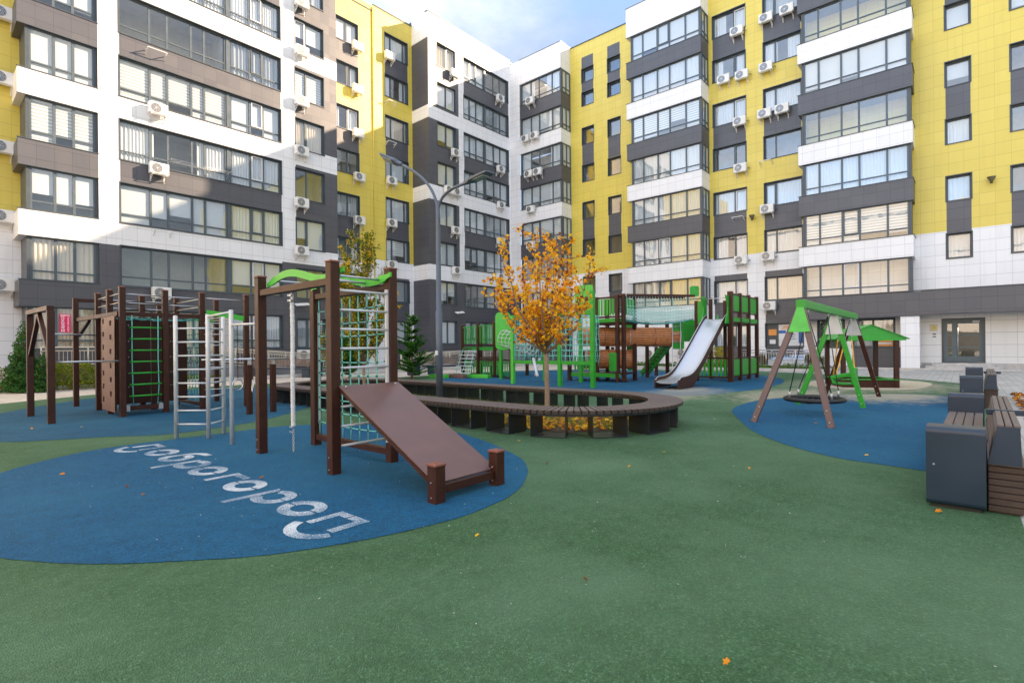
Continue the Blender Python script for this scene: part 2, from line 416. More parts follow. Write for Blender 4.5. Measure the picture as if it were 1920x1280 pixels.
SLATD = plain('dark_composite_slat', (0.050, 0.033, 0.027), 0.6, var=0.2, scale=9, bump=0.4, bscale=90)
LAMPM = plain('lamp_post_paint', (0.075, 0.10, 0.14), 0.4)
BARK = plain('bark', (0.23, 0.17, 0.12), 0.9, var=0.3, scale=25, bump=1.0, bscale=60)
ORANGEWOOD = plain('orange_wood_slat', (0.60, 0.235, 0.085), 0.5, var=0.2, scale=7)
YCHAIN = plain('yellow_coated_chain', (0.75, 0.40, 0.02), 0.5)
BEIGE = plain('beige_railing_paint', (0.52, 0.47, 0.38), 0.45)
SOIL = plain('soil', (0.06, 0.045, 0.03), 0.95, var=0.3, scale=20, bump=0.8, bscale=50)
RUB_G = rubber('green_rubber', (0.046, 0.122, 0.046), (0.082, 0.186, 0.086), (0.14, 0.25, 0.15), sandy=((15.2, 3.4, 3.5, 2.0, 0.75), (20.5, 2.4, 4.2, 3.2, 0.85), (13.4, 6.1, 2.2, 1.6, 0.6)), sheen=0.045)
RUB_B = rubber('blue_rubber', (0.001, 0.080, 0.190), (0.002, 0.140, 0.310), (0.02, 0.15, 0.25), sandy=((16.8, 1.6, 3.2, 1.9, 0.9), (14.5, 6.0, 2.6, 1.5, 0.5), (15.6, 6.5, 1.5, 1.0, 0.5)))
RUB_B2 = rubber('blue_rubber_worn', (0.004, 0.072, 0.155), (0.008, 0.120, 0.235), (0.03, 0.16, 0.25))
PAVE = paving_mat('concrete_paving', (0.46, 0.44, 0.41), 0.4, 0.2)
PAVEB = paving_mat('light_beige_paving', (0.62, 0.55, 0.47), 0.4, 0.2)
# ================================================================ GROUND
from mathutils.geometry import tessellate_polygon
def smooth_loop(pts, k=6):
    o = []; n = len(pts)
    for i in range(n):
        p0, p1, p2, p3 = (Vector(pts[(i + j - 1) % n]) for j in range(4))
        for s in range(k):
            t = s / k
            o.append(0.5 * ((2 * p1) + (p2 - p0) * t + (2 * p0 - 5 * p1 + 4 * p2 - p3) * t * t + (3 * p1 - p0 - 3 * p2 + p3) * t ** 3))
    return o
def sheet(name, pts, z, mat, sm=True, kind='structure'):
    jr = random.Random(len(pts)); p = [q + Vector((jr.uniform(-1, 1), jr.uniform(-1, 1))) * 0.005 for q in smooth_loop(pts, 12)] if sm else [Vector(q) for q in pts]
    vs = [Vector((q[0], q[1], z)) for q in p]; tr_ = []
    for i, j, k in tessellate_polygon([vs]):
        a = (vs[j] - vs[i]).cross(vs[k] - vs[i]).z
        if abs(a) > 1e-9: tr_.append((i, j, k) if a > 0 else (i, k, j))
    me = bpy.data.meshes.new(name); me.from_pydata([tuple(v) for v in vs], [], tr_); me.materials.append(mat)
    o = bpy.data.objects.new(name, me); S.collection.objects.link(o)
    if kind: o['kind'] = kind
    return o
m = MB(); gx = [-400, -200, -100, -60] + list(range(-40, 61, 4)) + [80, 120, 200, 400]
for x0, x1 in zip(gx, gx[1:]):
    for y0, y1 in zip(gx, gx[1:]): m.quad([(x0, y0, 0), (x1, y0, 0), (x1, y1, 0), (x0, y1, 0)])
m.build('ground', PAVE)['kind'] = 'structure'
sheet('pavement', [(-30, 16), (1.3, 18.7), (10, 20.4), (18, 19.4), (30, 14), (33, 30), (10, 24), (-30, 24)], 0.003, PAVEB, False)
sheet('rubber_surface', [(-14, -0.31), (5.8, -0.31), (18.5, -0.42), (22.6, -0.1), (24.4, 1.2), (26.2, 3.6), (27.4, 6.0), (28.3, 8.3), (27.4, 12.3), (26.3, 16.4),
      (22.3, 19.2), (18.6, 19.8), (14.4, 19.6), (10.4, 20.4), (8.0, 20.8), (5.6, 20.8), (3.64, 20.2), (1.5, 18.8), (-3, 15), (-10, 10), (-14, 4)], 0.006, RUB_G, False)
sheet('blue_rubber_surface', [(0.64, 8.06), (1.16, 8.61), (1.75, 8.95), (2.61, 9.02), (3.37, 9.0), (3.9, 9.05), (4.4, 8.9), (4.9, 8.5), (5.35, 7.9), (5.62, 7.1), (5.70, 6.37), (5.47, 5.46), (5.12, 4.62), (4.79, 4.03),
      (4.41, 3.62), (3.99, 3.32), (3.64, 3.15), (3.29, 3.06), (2.83, 3.03), (2.41, 3.10), (2.06, 3.20), (1.79, 3.31), (1.45, 3.50), (1.07, 3.83), (0.80, 4.10), (0.54, 4.46), (0.3, 5.0), (0.1, 6.2), (0.25, 7.3)], 0.010, RUB_B)
sheet('blue_rubber_surface', [(1.28, 15.92), (2.22, 17.26), (3.39, 18.66), (5.32, 19.5), (7.46, 19.2), (8.3, 17.6), (7.9, 15.2), (7.03, 12.80), (6.13, 11.57), (5.13, 10.63), (4.16, 9.95), (2.81, 9.60), (1.99, 10.12), (1.41, 10.43), (0.87, 10.86), (0.3, 12.2), (0.6, 14.4)], 0.010, RUB_B2)
sheet('blue_rubber_surface', [(16.31, 18.10), (13.9, 15.6), (12.4, 12.6), (12.0, 9.5), (12.5, 6.8), (13.51, 5.75), (14.29, 5.19), (15.43, 5.00), (16.50, 4.75), (18.29, 4.71), (20.58, 4.94), (22.74, 5.66), (24.6, 6.90), (25.5, 8.6), (25.7, 11.81), (24.9, 15.4), (23.0, 18.0), (19.83, 18.9)], 0.010, RUB_B)
sheet('blue_rubber_surface', [(11.03, 3.62), (12.23, 3.81), (13.58, 3.74), (14.95, 3.22), (16.36, 2.26), (17.15, 1.41), (17.30, 0.5), (16.6, 0.1), (13.67, 0.02), (8.82, 0.02), (7.3, 0.05), (7.0, 0.25), (7.05, 0.6), (7.18, 1.19), (7.68, 1.81), (8.45, 2.42), (9.58, 3.00)], 0.010, RUB_B)
sheet('sand_patch', [(19.6, 1.0), (22.4, 0.9), (23.8, 2.0), (23.2, 3.8), (21.2, 4.2), (19.2, 3.9), (18.2, 2.6), (18.6, 1.5)], 0.0135, plain('sand', (0.50, 0.43, 0.31), 0.95, var=0.2, scale=12, bump=0.6))

# ---- the painted word on the blue rubber
def ring_pts(cx, cy, rx, ry, a0, a1, n=26): return [(cx + rx * math.cos(a0 + (a1 - a0) * i / n), cy + ry * math.sin(a0 + (a1 - a0) * i / n)) for i in range(n + 1)]
PAINT = N('white_road_paint'); g_ = PAINT.n('ShaderNodeNewGeometry')
wn_ = PAINT.noise(g_.outputs['Position'], 130, 3, 0.7); wb_ = PAINT.noise(g_.outputs['Position'], 2.2, 3, 0.5)
f_ = PAINT.math('ADD', wn_, PAINT.math('MULTIPLY', wb_, 0.55))
PAINT.l(PAINT.mix(PAINT.ramp(f_, [(0.65, (0, 0, 0)), (0.84, (1, 1, 1))]), rgb(0.62, 0.66, 0.68), rgb(0.03, 0.12, 0.22)), PAINT.b.inputs['Base Color'])
PAINT.b.inputs['Roughness'].default_value = 0.8; PAINT.bump(wn_, 0.6, 0.003)
ZP = 0.0125
PAINTED = thing('painted_word', (2.1, 6.2, 0.01), 'worn white painted word in round Cyrillic letters across the blue rubber', 'ground lettering')
def letter(ch, w0):
    mk = MB()
    """w0 = b of the letter's left side (text runs towards -b, tops point to +a)"""
    base, xh, t = 1.975, 0.36, 0.085
    def q(pts): mk.quad([(base + y, w0 - x, ZP) for x, y in pts])
    def arc(cx, cy, ro, ri, a0, a1, n=24, sx=1.0):
        A = ring_pts(cx, cy, ro * sx, ro, a0, a1, n); B = ring_pts(cx, cy, ri * sx, ri, a0, a1, n)
        for i in range(n): q([A[i], A[i + 1], B[i + 1], B[i]])
    r = xh / 2
    if ch == 'o':
        arc(0.235, r, r + 0.01, r - 0.088, 0.12, math.pi - 0.06, 22, 1.22); arc(0.235, r, r + 0.01, r - 0.088, math.pi + 0.06, 2 * math.pi - 0.02, 22, 1.22)
    elif ch == 'p':
        q([(0.03, -0.19), (0.115, -0.19), (0.115, 0.30), (0.03, 0.35)])
        arc(0.26, r, r + 0.01, r - 0.088, 0.05, 2.35, 18, 1.15); arc(0.26, r, r + 0.01, r - 0.088, -2.5, -0.03, 18, 1.15)
    elif ch == 'g':
        q([(0.03, 0), (0.115, 0), (0.115, 0.265), (0.03, 0.35)]); q([(0.03, 0.35), (0.115, 0.265), (0.36, 0.265), (0.36, 0.35)])
    elif ch == 'b':
        arc(0.235, r, r + 0.01, r - 0.088, -math.pi, 2.0, 36, 1.2)
        q([(0.025, r), (0.115, r), (0.125, 0.36), (0.05, 0.42)]); q([(0.05, 0.42), (0.125, 0.36), (0.24, 0.44), (0.21, 0.53)]); q([(0.21, 0.53), (0.24, 0.44), (0.40, 0.455), (0.40, 0.54)])
    elif ch == 'd':
        q([(0.05, 0.03), (0.13, 0.03), (0.13, 0.27), (0.05, 0.35)]); q([(0.05, 0.35), (0.13, 0.27), (0.22, 0.27), (0.22, 0.35)])
        q([(0.24, 0.35), (0.24, 0.27), (0.355, 0.27), (0.44, 0.35)]); q([(0.355, 0.03), (0.44, 0.03), (0.44, 0.35), (0.355, 0.27)])
        arc(0.245, 0.075, 0.285, 0.195, math.pi + 0.35, 2 * math.pi - 0.35, 22, 1.0)
    mk.build('letter', PAINT.mat, PAINTED)
for ch, c0 in zip('dobrogorod', (8.79, 8.19, 7.64, 7.09, 6.58, 5.99, 5.60, 5.01, 4.46, 3.93)):
    letter({'r': 'p', 'g': 'g'}.get(ch, ch), c0)

# ================================================================ BUILDINGS
def T(kind, c, u, w, z): return (u, c + w, z) if kind == 'A' else (c + w, u, z)
def tbox(mb, kind, c, u0, u1, w0, w1, z0, z1, mi=0, bev=0):
    a = T(kind, c, u0, w0, z0); b = T(kind, c, u1, w1, z1); mb.box(a[0], b[0], a[1], b[1], a[2], b[2], mi, bev)
def facade(mb, kind, c, u0, u1, z0, z1, base, patches, opens, depth, trim, surround=True):
    us = {u0, u1}; zs = {z0, z1}
    for p in list(patches) + list(opens):
        for v in p[:2]:
            if u0 < v < u1: us.add(v)
        for v in p[2:4]:
            if z0 < v < z1: zs.add(v)
    us = sorted(us); zs = sorted(zs)
    for a, b in zip(us, us[1:]):
        for d, e in zip(zs, zs[1:]):
            cu, cz = (a + b) / 2, (d + e) / 2
            if any(o[0] < cu < o[1] and o[2] < cz < o[3] for o in opens): continue
            mi = base
            for p in patches:
                if p[0] < cu < p[1] and p[2] < cz < p[3]: mi = p[4]
            mb.quad([T(kind, c, a, 0, d), T(kind, c, b, 0, d), T(kind, c, b, 0, e), T(kind, c, a, 0, e)], mi)
    for o in opens:
        if o[1] <= u0 or o[0] >= u1: continue
        a, b, d, e = max(o[0], u0), min(o[1], u1), o[2], o[3]
        for q in (((a, d), (b, d)), ((a, e), (b, e)), ((a, d), (a, e)), ((b, d), (b, e))):
            mb.quad([T(kind, c, q[0][0], 0, q[0][1]), T(kind, c, q[1][0], 0, q[1][1]), T(kind, c, q[1][0], depth, q[1][1]), T(kind, c, q[0][0], depth, q[0][1])], trim)
        if not surround: continue
        t = 0.045                                           # thin metal surround and drip sill
        tbox(mb, kind, c, a - t, b + t, -0.012, 0.004, e, e + t, trim); tbox(mb, kind, c, a - t, a, -0.012, 0.004, d, e, trim)
        tbox(mb, kind, c, b, b + t, -0.012, 0.004, d, e, trim); tbox(mb, kind, c, a - t, b + t, -0.035, 0.004, d - 0.05, d, trim)

WR = random.Random(11)
def curtain_mesh(kind, c, u0, u1, z0, z1, w, amp=0.03, pitch=0.16):
    mb = MB(); n = max(2, int((u1 - u0) / 0.035)); pts = []
    ph = WR.uniform(0, 6)
    for i in range(n + 1):
        u = u0 + (u1 - u0) * i / n
        pts.append((u, w + amp * math.sin(ph + (u * 6.283 / pitch) + 1.3 * math.sin(u * 5 + ph))))
    for (ua, wa), (ub, wb) in zip(pts, pts[1:]):
        mb.quad([T(kind, c, ua, wa, z0), T(kind, c, ub, wb, z0), T(kind, c, ub, wb, z1), T(kind, c, ua, wa, z1)], 0, True)
    return mb
def window(parent, kind, c, u0, u1, z0, z1, depth=0.16, lights=(1, 0.62), transom=None, style=None, sash=None, name='window', room=True):
    """frame with lights (left to right as seen), optional low transom; pane, curtain and recess are its children"""
    if kind == 'B': lights = tuple(reversed(lights)); sash = None if sash is None else len(lights) - 1 - sash
    u0 += 0.004; u1 -= 0.004; z0 += 0.004; z1 -= 0.004
    mb = MB(); B = 0.07; tot = sum(lights); w0, w1 = depth, depth + 0.065
    tbox(mb, kind, c, u0, u1, w0, w1, z0, z0 + B); tbox(mb, kind, c, u0, u1, w0, w1, z1 - B, z1)
    tbox(mb, kind, c, u0, u0 + B, w0, w1, z0 + B, z1 - B); tbox(mb, kind, c, u1 - B, u1, w0, w1, z0 + B, z1 - B)
    zt = z0 + (z1 - z0) * transom if transom else None
    u = u0
    for i, l in enumerate(lights):
        wd = (u1 - u0) * l / tot
        if i: tbox(mb, kind, c, u - 0.05, u + 0.05, w0 + 0.003, w1 - 0.003, z0 + B, z1 - B)
        if zt: tbox(mb, kind, c, u + 0.051, u + wd - 0.051, w0 + 0.006, w1 - 0.006, zt - 0.035, zt + 0.035)
        if sash == i:
            a, b, d, e = u + 0.055, u + wd - 0.055, (zt + 0.036) if zt else z0 + B, z1 - B
            for q in ((a, b, d, d + 0.05), (a, b, e - 0.05, e), (a, a + 0.05, d + 0.05, e - 0.05), (b - 0.05, b, d + 0.05, e - 0.05)):
                tbox(mb, kind, c, q[0], q[1], w0 - 0.025, w0 + 0.02, q[2], q[3], 1)
        u += wd
    fr = mb.build(name, [FRAME, SASH if WR.random() < 0.55 else FRAME], parent)
    pg = MB(); p = depth + 0.035; u = u0
    for i, l in enumerate(lights):
        wd = (u1 - u0) * l / tot
        k = 0.006 * WR.uniform(-1, 1)
        pg.quad([T(kind, c, u, p + k, z0), T(kind, c, u + wd, p - k, z0), T(kind, c, u + wd, p - k, z1), T(kind, c, u, p + k, z1)]); u += wd
    pg.build('pane', GLASS, fr)
    s = style if style else WR.choices(['full', 'blind', 'zebra', 'part', 'none', 'cream', 'greyc'], [33, 22, 8, 16, 10, 4, 7])[0]
    q = depth + 0.13
    if s == 'full': curtain_mesh(kind, c, u0, u1, z0 + 0.03, z1 - 0.02, q).build('curtain', CURT, fr)
    elif s == 'cream': curtain_mesh(kind, c, u0, u1, z0 + 0.03, z1 - 0.02, q).build('curtain', CURT_W, fr)
    elif s == 'greyc': curtain_mesh(kind, c, u0, u1, z0 + 0.03, z1 - 0.02, q, 0.04, 0.22).build('curtain', CURT_G, fr)
    elif s in ('blind', 'zebra'):
        bl = MB(); u = u0
        for i, l in enumerate(lights):
            wd = (u1 - u0) * l / tot; zb = z0 + 0.04 if WR.random() < 0.6 else z0 + (z1 - z0) * WR.uniform(0.1, 0.45)
            tbox(bl, kind, c, u + 0.05, u + wd - 0.05, q - 0.03, q - 0.026, zb, z1 - 0.05); u += wd
        bl.build('blind', CURT if s == 'blind' else BLIND, fr)
    elif s == 'part':
        k = (u1 - u0) * WR.uniform(0.22, 0.4); cm = curtain_mesh(kind, c, u0, u0 + k, z0 + 0.03, z1 - 0.02, q)
        c2 = curtain_mesh(kind, c, u1 - k, u1, z0 + 0.03, z1 - 0.02, q); n = len(cm.v)
        cm.v += c2.v; cm.f += [tuple(i + n for i in f) for f in c2.f]; cm.m += c2.m; cm.sm += c2.sm
        cm.build('curtain', CURT, fr)
    if room:
        lb = MB(); d0, d1 = depth + 0.07, depth + 1.9; a0, a1, b0, b1 = u0 - 0.3, u1 + 0.3, z0 - 0.7, z1 + 0.25
        lb.quad([T(kind, c, a0, d1, b0), T(kind, c, a1, d1, b0), T(kind, c, a1, d1, b1), T(kind, c, a0, d1, b1)])
        for e in (((a0, b0), (a1, b0)), ((a0, b1), (a1, b1)), ((a0, b0), (a0, b1)), ((a1, b0), (a1, b1))):
            lb.quad([T(kind, c, e[0][0], d0, e[0][1]), T(kind, c, e[1][0], d0, e[1][1]), T(kind, c, e[1][0], d1, e[1][1]), T(kind, c, e[0][0], d1, e[0][1])])
        lb.build('room_lining', LINING, fr)
    return fr
def roof_box(mb, x0, x1, y0, y1, z1, mi, z0=None):
    mb.box(x0 + 0.06, x1 - 0.06, y0 + 0.06, y1 - 0.06, z1 - 0.4 if z0 is None else z0, z1 - 0.015, mi)
GM = [WHITE, GREY, YELLOW, TRIM, WHITE_BIG, CONC]; wW, wG, wY, wT, wB, wC = range(6)
BA, BA2, AB, AW = 30.12, 32.02, 34.66, 36.06
ROOF = 26.05
KS = range(-1, 7)

# ---- 1: grey and white block on the left
b1 = thing('apartment_building', (10.4, BA, 0), 'grey and white tiled apartment block with long window strips, left of the yellow section', 'apartment building')
wl = MB(); op = []; pt = []
strip = [(6.55, 14.28, 4.4 + 3 * k, 6.3 + 3 * k) for k in KS]; colc = [(15.15, 17.0, 4.37 + 3 * k, 6.17 + 3 * k) for k in KS]
pt += [(5.74, 17.88, -1, 6.3, wG)]
for k, cz in ((1, wG), (3, wG), (5, wG)): pt.append((6.55, 14.28, 6.3 + 3 * k, 7.4 + 3 * k, cz))
pt += [(15.15, 17.88, 7.35, 12.35, wG), (15.15, 17.88, 13.43, 18.34, wG), (15.15, 17.88, 19.5, 24.5, wG), (14.28, 17.88, 5.6, 6.45, wG)]
facade(wl, 'A', BA, 5.74, 17.88, 0, 26.4, wW, pt, strip + colc, 0.16, wT)
wl.quad([(17.88, BA, 0), (17.88, 40, 0), (17.88, 40, 26.4), (17.88, BA, 26.4)], wW)
roof_box(wl, 3.02, 17.88, BA, 42, 26.4, wT)
wl.build('wall', GM, b1)
for k in KS:
    z0, z1 = 4.4 + 3 * k, 6.3 + 3 * k
    st = {1: 'blind', 2: 'part', 3: 'zebra', 0: 'none', -1: 'cream'}.get(k)
    window(b1, 'A', BA, 6.55, 11.35, z0, z1, 0.16, (1.75, 1.05, 1.5, 0.85, 1.5), 0.24, st)
    window(b1, 'A', BA, 11.5, 14.28, z0, z1, 0.16, (1.3, 0.85, 1.15), 0.24, None, 1)
    window(b1, 'A', BA, 15.15, 17.0, 4.37 + 3 * k, 6.17 + 3 * k, 0.16, (0.75, 1.1), None, None, 0 if k % 2 else None)
px = MB()
for k in KS: tbox(px, 'A', BA, 11.352, 11.498, 0.13, 0.23, 4.41 + 3 * k, 6.29 + 3 * k)
px.build('mullion', FRAME, b1)
def bay_side(parent, kind, c, u0, u1, cw, zlist, inset_lo, inset_hi, lights, bands, styles=None, corner='lo', pier=None, side_glass=True, end_mat=wG, transom=0.22, top=ROOF, sashes=None):
    """projecting bay: full-width bands with recessed glazing between them. cw = wall plane behind it. corner = end that the glazing turns"""
    mb = MB(); a, b = u0, u1
    g0, g1 = u0 + inset_lo, u1 - inset_hi
    for (z0, z1, mi) in bands:
        tbox(mb, kind, c, a, b, 0, cw - c, z0, z1, mi)
        tbox(mb, kind, c, a - 0.03, b + 0.03, -0.03, 0.05, z1, z1 + 0.035, wT)
        tbox(mb, kind, c, a - 0.02, b + 0.02, -0.02, 0.02, z0 - 0.03, z0, wT)
        if corner == 'lo': tbox(mb, kind, c, a - 0.03, a + 0.06, 0.05, cw - c, z1, z1 + 0.035, wT)
    for (z0, z1) in zlist:
        tbox(mb, kind, c, g0, g0 + 0.12, 0.10, 0.24, z0, z1, wT); tbox(mb, kind, c, g1 - 0.1, g1, 0.10, 0.24, z0, z1, wT)
        if kind == 'A': tbox(mb, kind, c, b, b + 0.03, 0.004, 0.5, z0 - 0.01, z1 + 0.01, wT)
        if pier: tbox(mb, kind, c, pier[0], pier[1], 0, cw - c, z0, z1, wW)
    mb.build('bay', GM, parent)
    for i, (z0, z1) in enumerate(zlist):
        window(parent, kind, c, g0 + 0.12, g1 - 0.1, z0, z1, 0.12, lights, transom, styles[i] if styles else None, (sashes or {}).get(i), room=False)
        # side return
        sk = 'B' if kind == 'A' else 'A'
        if kind == 'A':                                   # left face of a bay on the A side: solid grey
            sb = MB(); sb.box(g0, g0 + 0.08, c + 0.24, cw, z0, z1); sb.build('side_panel', TRIM, parent)
        elif side_glass:
            window(parent, 'A', g0 - 0.12, c + 0.24, cw - 0.02, z0, z1, 0.12, (0.5, 0.5), transom, 'full', None, 'side_window', room=False)
        else:
            sb = MB(); sb.box(c + 0.24, cw, g0 + 0.05, g0 + 0.12, z0, z1); sb.build('side_panel', TRIM, parent)
        lb = MB()
        tbox(lb, kind, c, g0 + 0.15, b, 1.6, 1.62, z0 + 0.02, z1 - 0.02)
        tbox(lb, kind, c, g1 - 0.02, g1 + 0.02, 0.24, 1.6, z0, z1)
        lb.build('bay_interior', LINING, parent)
bz = [(4.4 + 3 * k, 6.3 + 3 * k) for k in KS]
bb = [(6.3 + 3 * k, 7.4 + 3 * k, (wW if k % 2 == 0 else wG)) for k in range(0, 6)] + [(3.3, 4.4, wG), (0, 1.4, wG), (24.3, 26.4, wW)]
bay_side(b1, 'A', BA, 3.02, 5.74, 31.9, bz, 0.26, 0.0, (1.3, 1.05, 1.2), bb, ['cream', 'cream', 'blind', 'zebra', 'blind', 'blind', 'full', 'full'], corner='none')

# ---- 0: yellow wing at the far left
b0 = thing('apartment_building', (0, 31.9, 0), 'yellow and white wing at the left edge, set back beside the grey block', 'apartment building')
wl = MB(); op = [(0.9, 2.42, 4.4 + 3 * k, 6.1 + 3 * k) for k in KS]
facade(wl, 'A', 31.9, -20, 3.5, 0, 26.0, wY, [(-20, 3.5, 0, 7.3, wW), (0.9, 2.42, 9.1, 10.4, wG), (0.9, 2.42, 15.1, 16.4, wG), (0.9, 2.42, 0, 7.3, wG)], op, 0.16, wT)
roof_box(wl, -20, 3.0, 31.9, 42, 26.0, wT); wl.build('wall', GM, b0)
for k in KS: window(b0, 'A', 31.9, 0.9, 2.42, 4.4 + 3 * k, 6.1 + 3 * k, 0.16, (1, 0.7))

# ---- 2: yellow section, recessed
b2 = thing('apartment_building', (21.9, BA2, 0), 'yellow apartment section set back between the grey block and the corner block', 'apartment building')
wl = MB()
dD = [(18.75, 20.70, 1.4 + 3 * k, 2.95 + 3 * k) for k in range(0, 8)]; dE = [(22.95, 25.0, 1.75 + 3.02 * k, 3.35 + 3.02 * k) for k in range(0, 8)]
pt = [(17.88, 21.9, 0, 7.38, wW), (21.9, 25.42, 0, 7.74, wW), (18.75, 20.7, 0, 6.55, wG), (22.95, 25.0, 0, 6.55, wG)]
for d, e in ((20.95, 22.4), (14.95, 16.4), (8.95, 10.4)): pt.append((18.75, 20.7, d, e, wG))
for d, e in ((21.47, 22.89), (15.43, 16.85), (9.39, 10.81)): pt.append((22.95, 25.0, d, e, wG))
facade(wl, 'A', BA2, 17.88, 25.42, 0, 25.95, wY, pt, dD + dE, 0.16, wT)
roof_box(wl, 17.88, 25.42, BA2, 42, 25.95, wT); tbox(wl, 'A', BA2, 17.88, 21.86, -0.04, 0.3, 25.5, 25.58, wT); tbox(wl, 'A', BA2, 21.95, 25.42, -0.04, 0.3, 26.0, 26.08, wT)
tbox(wl, 'A', BA2, 21.9, 25.42, 0.0, 0.3, 25.95, 26.0, wY)
wl.build('wall', GM, b2)
dp = MB(); dp.tube([(21.88, BA2 - 0.06, 0.2), (21.88, BA2 - 0.06, 25.8)], 0.045, 8); dp.build('downpipe', YELLOW, b2)
for q in dD: window(b2, 'A', BA2, *q, 0.16, (1.1, 0.8), None, None, 1 if WR.random() < 0.4 else None)
for q in dE: window(b2, 'A', BA2, *q, 0.16, (0.6, 1.2, 0.3))

# ---- 3: corner block
b3 = thing('apartment_building', (28, BA, 0), 'white and grey corner block with strip windows and a glazed corner bay', 'apartment building')
wl = MB()
fF = [(26.3, 28.17, 1.62 + 3.02 * k, 3.38 + 3.02 * k) for k in range(0, 8)]
gG = [(29.08, 34.46, 1.55 + 3.02 * k, 3.38 + 3.02 * k) for k in range(0, 8)]
bands = [(0, 6.47, wG), (7.6, 12.49, wG), (13.6, 18.55, wG), (19.5, 24.53, wG)]
pt = [(25.42, 28.5, d, e, mi) for d, e, mi in bands] + [(28.5, 34.66, 0, 6.47, wG)]
for k in (2, 4, 6): pt.append((29.08, 34.46, 3.38 + 3.02 * k - 0.0, 1.55 + 3.02 * (k + 1), wG))
facade(wl, 'A', BA, 25.42, 34.66, 0, 26.45, wW, pt, fF + gG, 0.16, wT)
facade(wl, 'B', 25.42, BA, BA2, 0, 26.45, wW, [(BA, BA2, d, e, mi) for d, e, mi in bands], [], 0.1, wT)
# the pier beside the corner bay on the other side of the yard, and what stands above and below the bay
facade(wl, 'B', AB, 28.96, BA, 0, ROOF, wW, [(28.96, BA, 0, 5.9, wG)], [], 0.1, wT)
roof_box(wl, 25.42, 48, BA, 42, 26.45, wT, 26.3); tbox(wl, 'A', BA, 25.38, 34.66, -0.03, 0.3, 26.45, 26.5, wT)
wl.build('wall', GM, b3)
for q in fF: window(b3, 'A', BA, *q, 0.16, (1, 0.85), None, None, 1 if WR.random() < 0.5 else None)
for q in gG:
    window(b3, 'A', BA, 29.08, 31.55, q[2], q[3], 0.16, (0.85, 0.8, 1.0), 0.24, None, 1 if WR.random() < 0.5 else None)
    window(b3, 'A', BA, 31.7, 34.46, q[2], q[3], 0.16, (1.0, 0.8, 0.9), 0.24)
px = MB()
for q in gG: tbox(px, 'A', BA, 31.552, 31.698, 0.1, 0.23, q[2] + 0.01, q[3] - 0.01)
px.build('mullion', FRAME, b3)
BZ = [(4.07 + 3 * k, 5.93 + 3 * k) for k in range(0, 7)]
BB = [(5.93 + 3 * k, 7.07 + 3 * k, (wW if k % 2 == 0 else wG)) for k in range(0, 6)] + [(23.93, ROOF, wW)]
bay_side(b3, 'B', AB, 24.63, 28.96, AW, BZ, 0.0, 0.0, (1.0, 0.85, 1.3, 0.8), BB + [(0, 4.07, wG)], corner='lo', sashes={2: 1})

# ---- 4: long yellow building on the right
b4 = thing('apartment_building', (AW, 10, 0), 'long yellow apartment building with white and grey bays and the entrance door', 'apartment building')
wl = MB()
stair = lambda off: [(5.62 + off + 3.03 * k, 6.95 + off + 3.03 * k) for k in range(0, 5)] + [(20.88 + off, 21.97 + off), (22.78 + off, 23.88 + off)]
hH = [(22.42, 23.52, d, e) for d, e in stair(0.02)] ; jJ = [(20.02, 21.12, d, e) for d, e in stair(0)]
kK = [(10.80, 12.92, 4.17 + 3.01 * k, 5.66 + 3.01 * k) for k in range(0, 7)] + [(10.80, 12.92, 1.2, 2.7)]
mM = [(7.55, 9.70, 4.17 + 3.01 * k, 5.66 + 3.01 * k) for k in range(0, 7)] + [(7.55, 9.70, 1.2, 2.68)]
nN = [(-0.28, 0.72, 2.8 + 3.02 * k, 4.1 + 3.02 * k) for k in range(1, 8)]; oO = [(-3.2, -1.78, 2.8 + 3.02 * k, 4.1 + 3.02 * k) for k in range(1, 8)]
gf = [(3.0, 5.0, 1.15, 2.75), (5.4, 6.75, 1.15, 2.75), (-0.72, 0.92, 0.32, 2.6)]
pt = [(-40, 24.63, 0, 7.27, wW)]
for u in ((22.42, 23.52), (20.02, 21.12)): pt += [(*u, 23.88, 24.85, wG), (*u, 21.97, 22.78, wG), (*u, 16.1, 17.75, wG), (*u, 9.98, 11.68, wG), (*u, 3.9, 5.6, wG)]
for u in ((10.80, 12.92), (7.55, 9.70)):
    pt += [(*u, 5.66 + 3.01 * k, 7.18 + 3.01 * k, wG) for k in (1, 3, 5)] + [(*u, 5.66, 6.05, wG), (*u, 2.7, 4.17, wG), (*u, 0, 1.2, wG)]
for u in ((-0.28, 0.72), (-3.2, -1.78)): pt += [(*u, 4.1 + 3.02 * k, 5.82 + 3.02 * k, wG) for k in (1, 3, 5)]
pt += [(2.6, 5.0, 0, 1.15, wG), (-40, 2.4, 0.32, 2.85, wB)]
facade(wl, 'B', AW, -40, 24.63, 0, 25.97, wY, pt, hH + jJ + kK + mM + nN + oO + gf, 0.22, wT)
roof_box(wl, AW, 50, -40, 24.63, 25.97, wT, 25.8); tbox(wl, 'B', AW, -40, 24.6, -0.05, 0.3, 25.97, 26.04, wT)
tbox(wl, 'B', AW, -40, 2.4, -0.03, 0, 0.0, 0.30, wC)
wl.build('wall', GM, b4)
WR.seed(5)
for q in hH + jJ: window(b4, 'B', AW, *q, 0.24, (1,), None, 'none')
for q in kK: window(b4, 'B', AW, *q, 0.2, (1.25, 0.72), None, None, 1 if WR.random() < 0.5 else None)
for q in mM: window(b4, 'B', AW, *q, 0.2, (0.62, 1.4), None, None, 0 if WR.random() < 0.3 else None)
for q in nN + oO: window(b4, 'B', AW, *q, 0.24, (1,), None, WR.choice(['full', 'none', 'blind']))
window(b4, 'B', AW, 3.0, 5.0, 1.15, 2.75, 0.2, (1, 1), None, 'full')
window(b4, 'B', AW, 5.4, 6.75, 1.15, 2.75, 0.2, (1, 1), None, 'none')
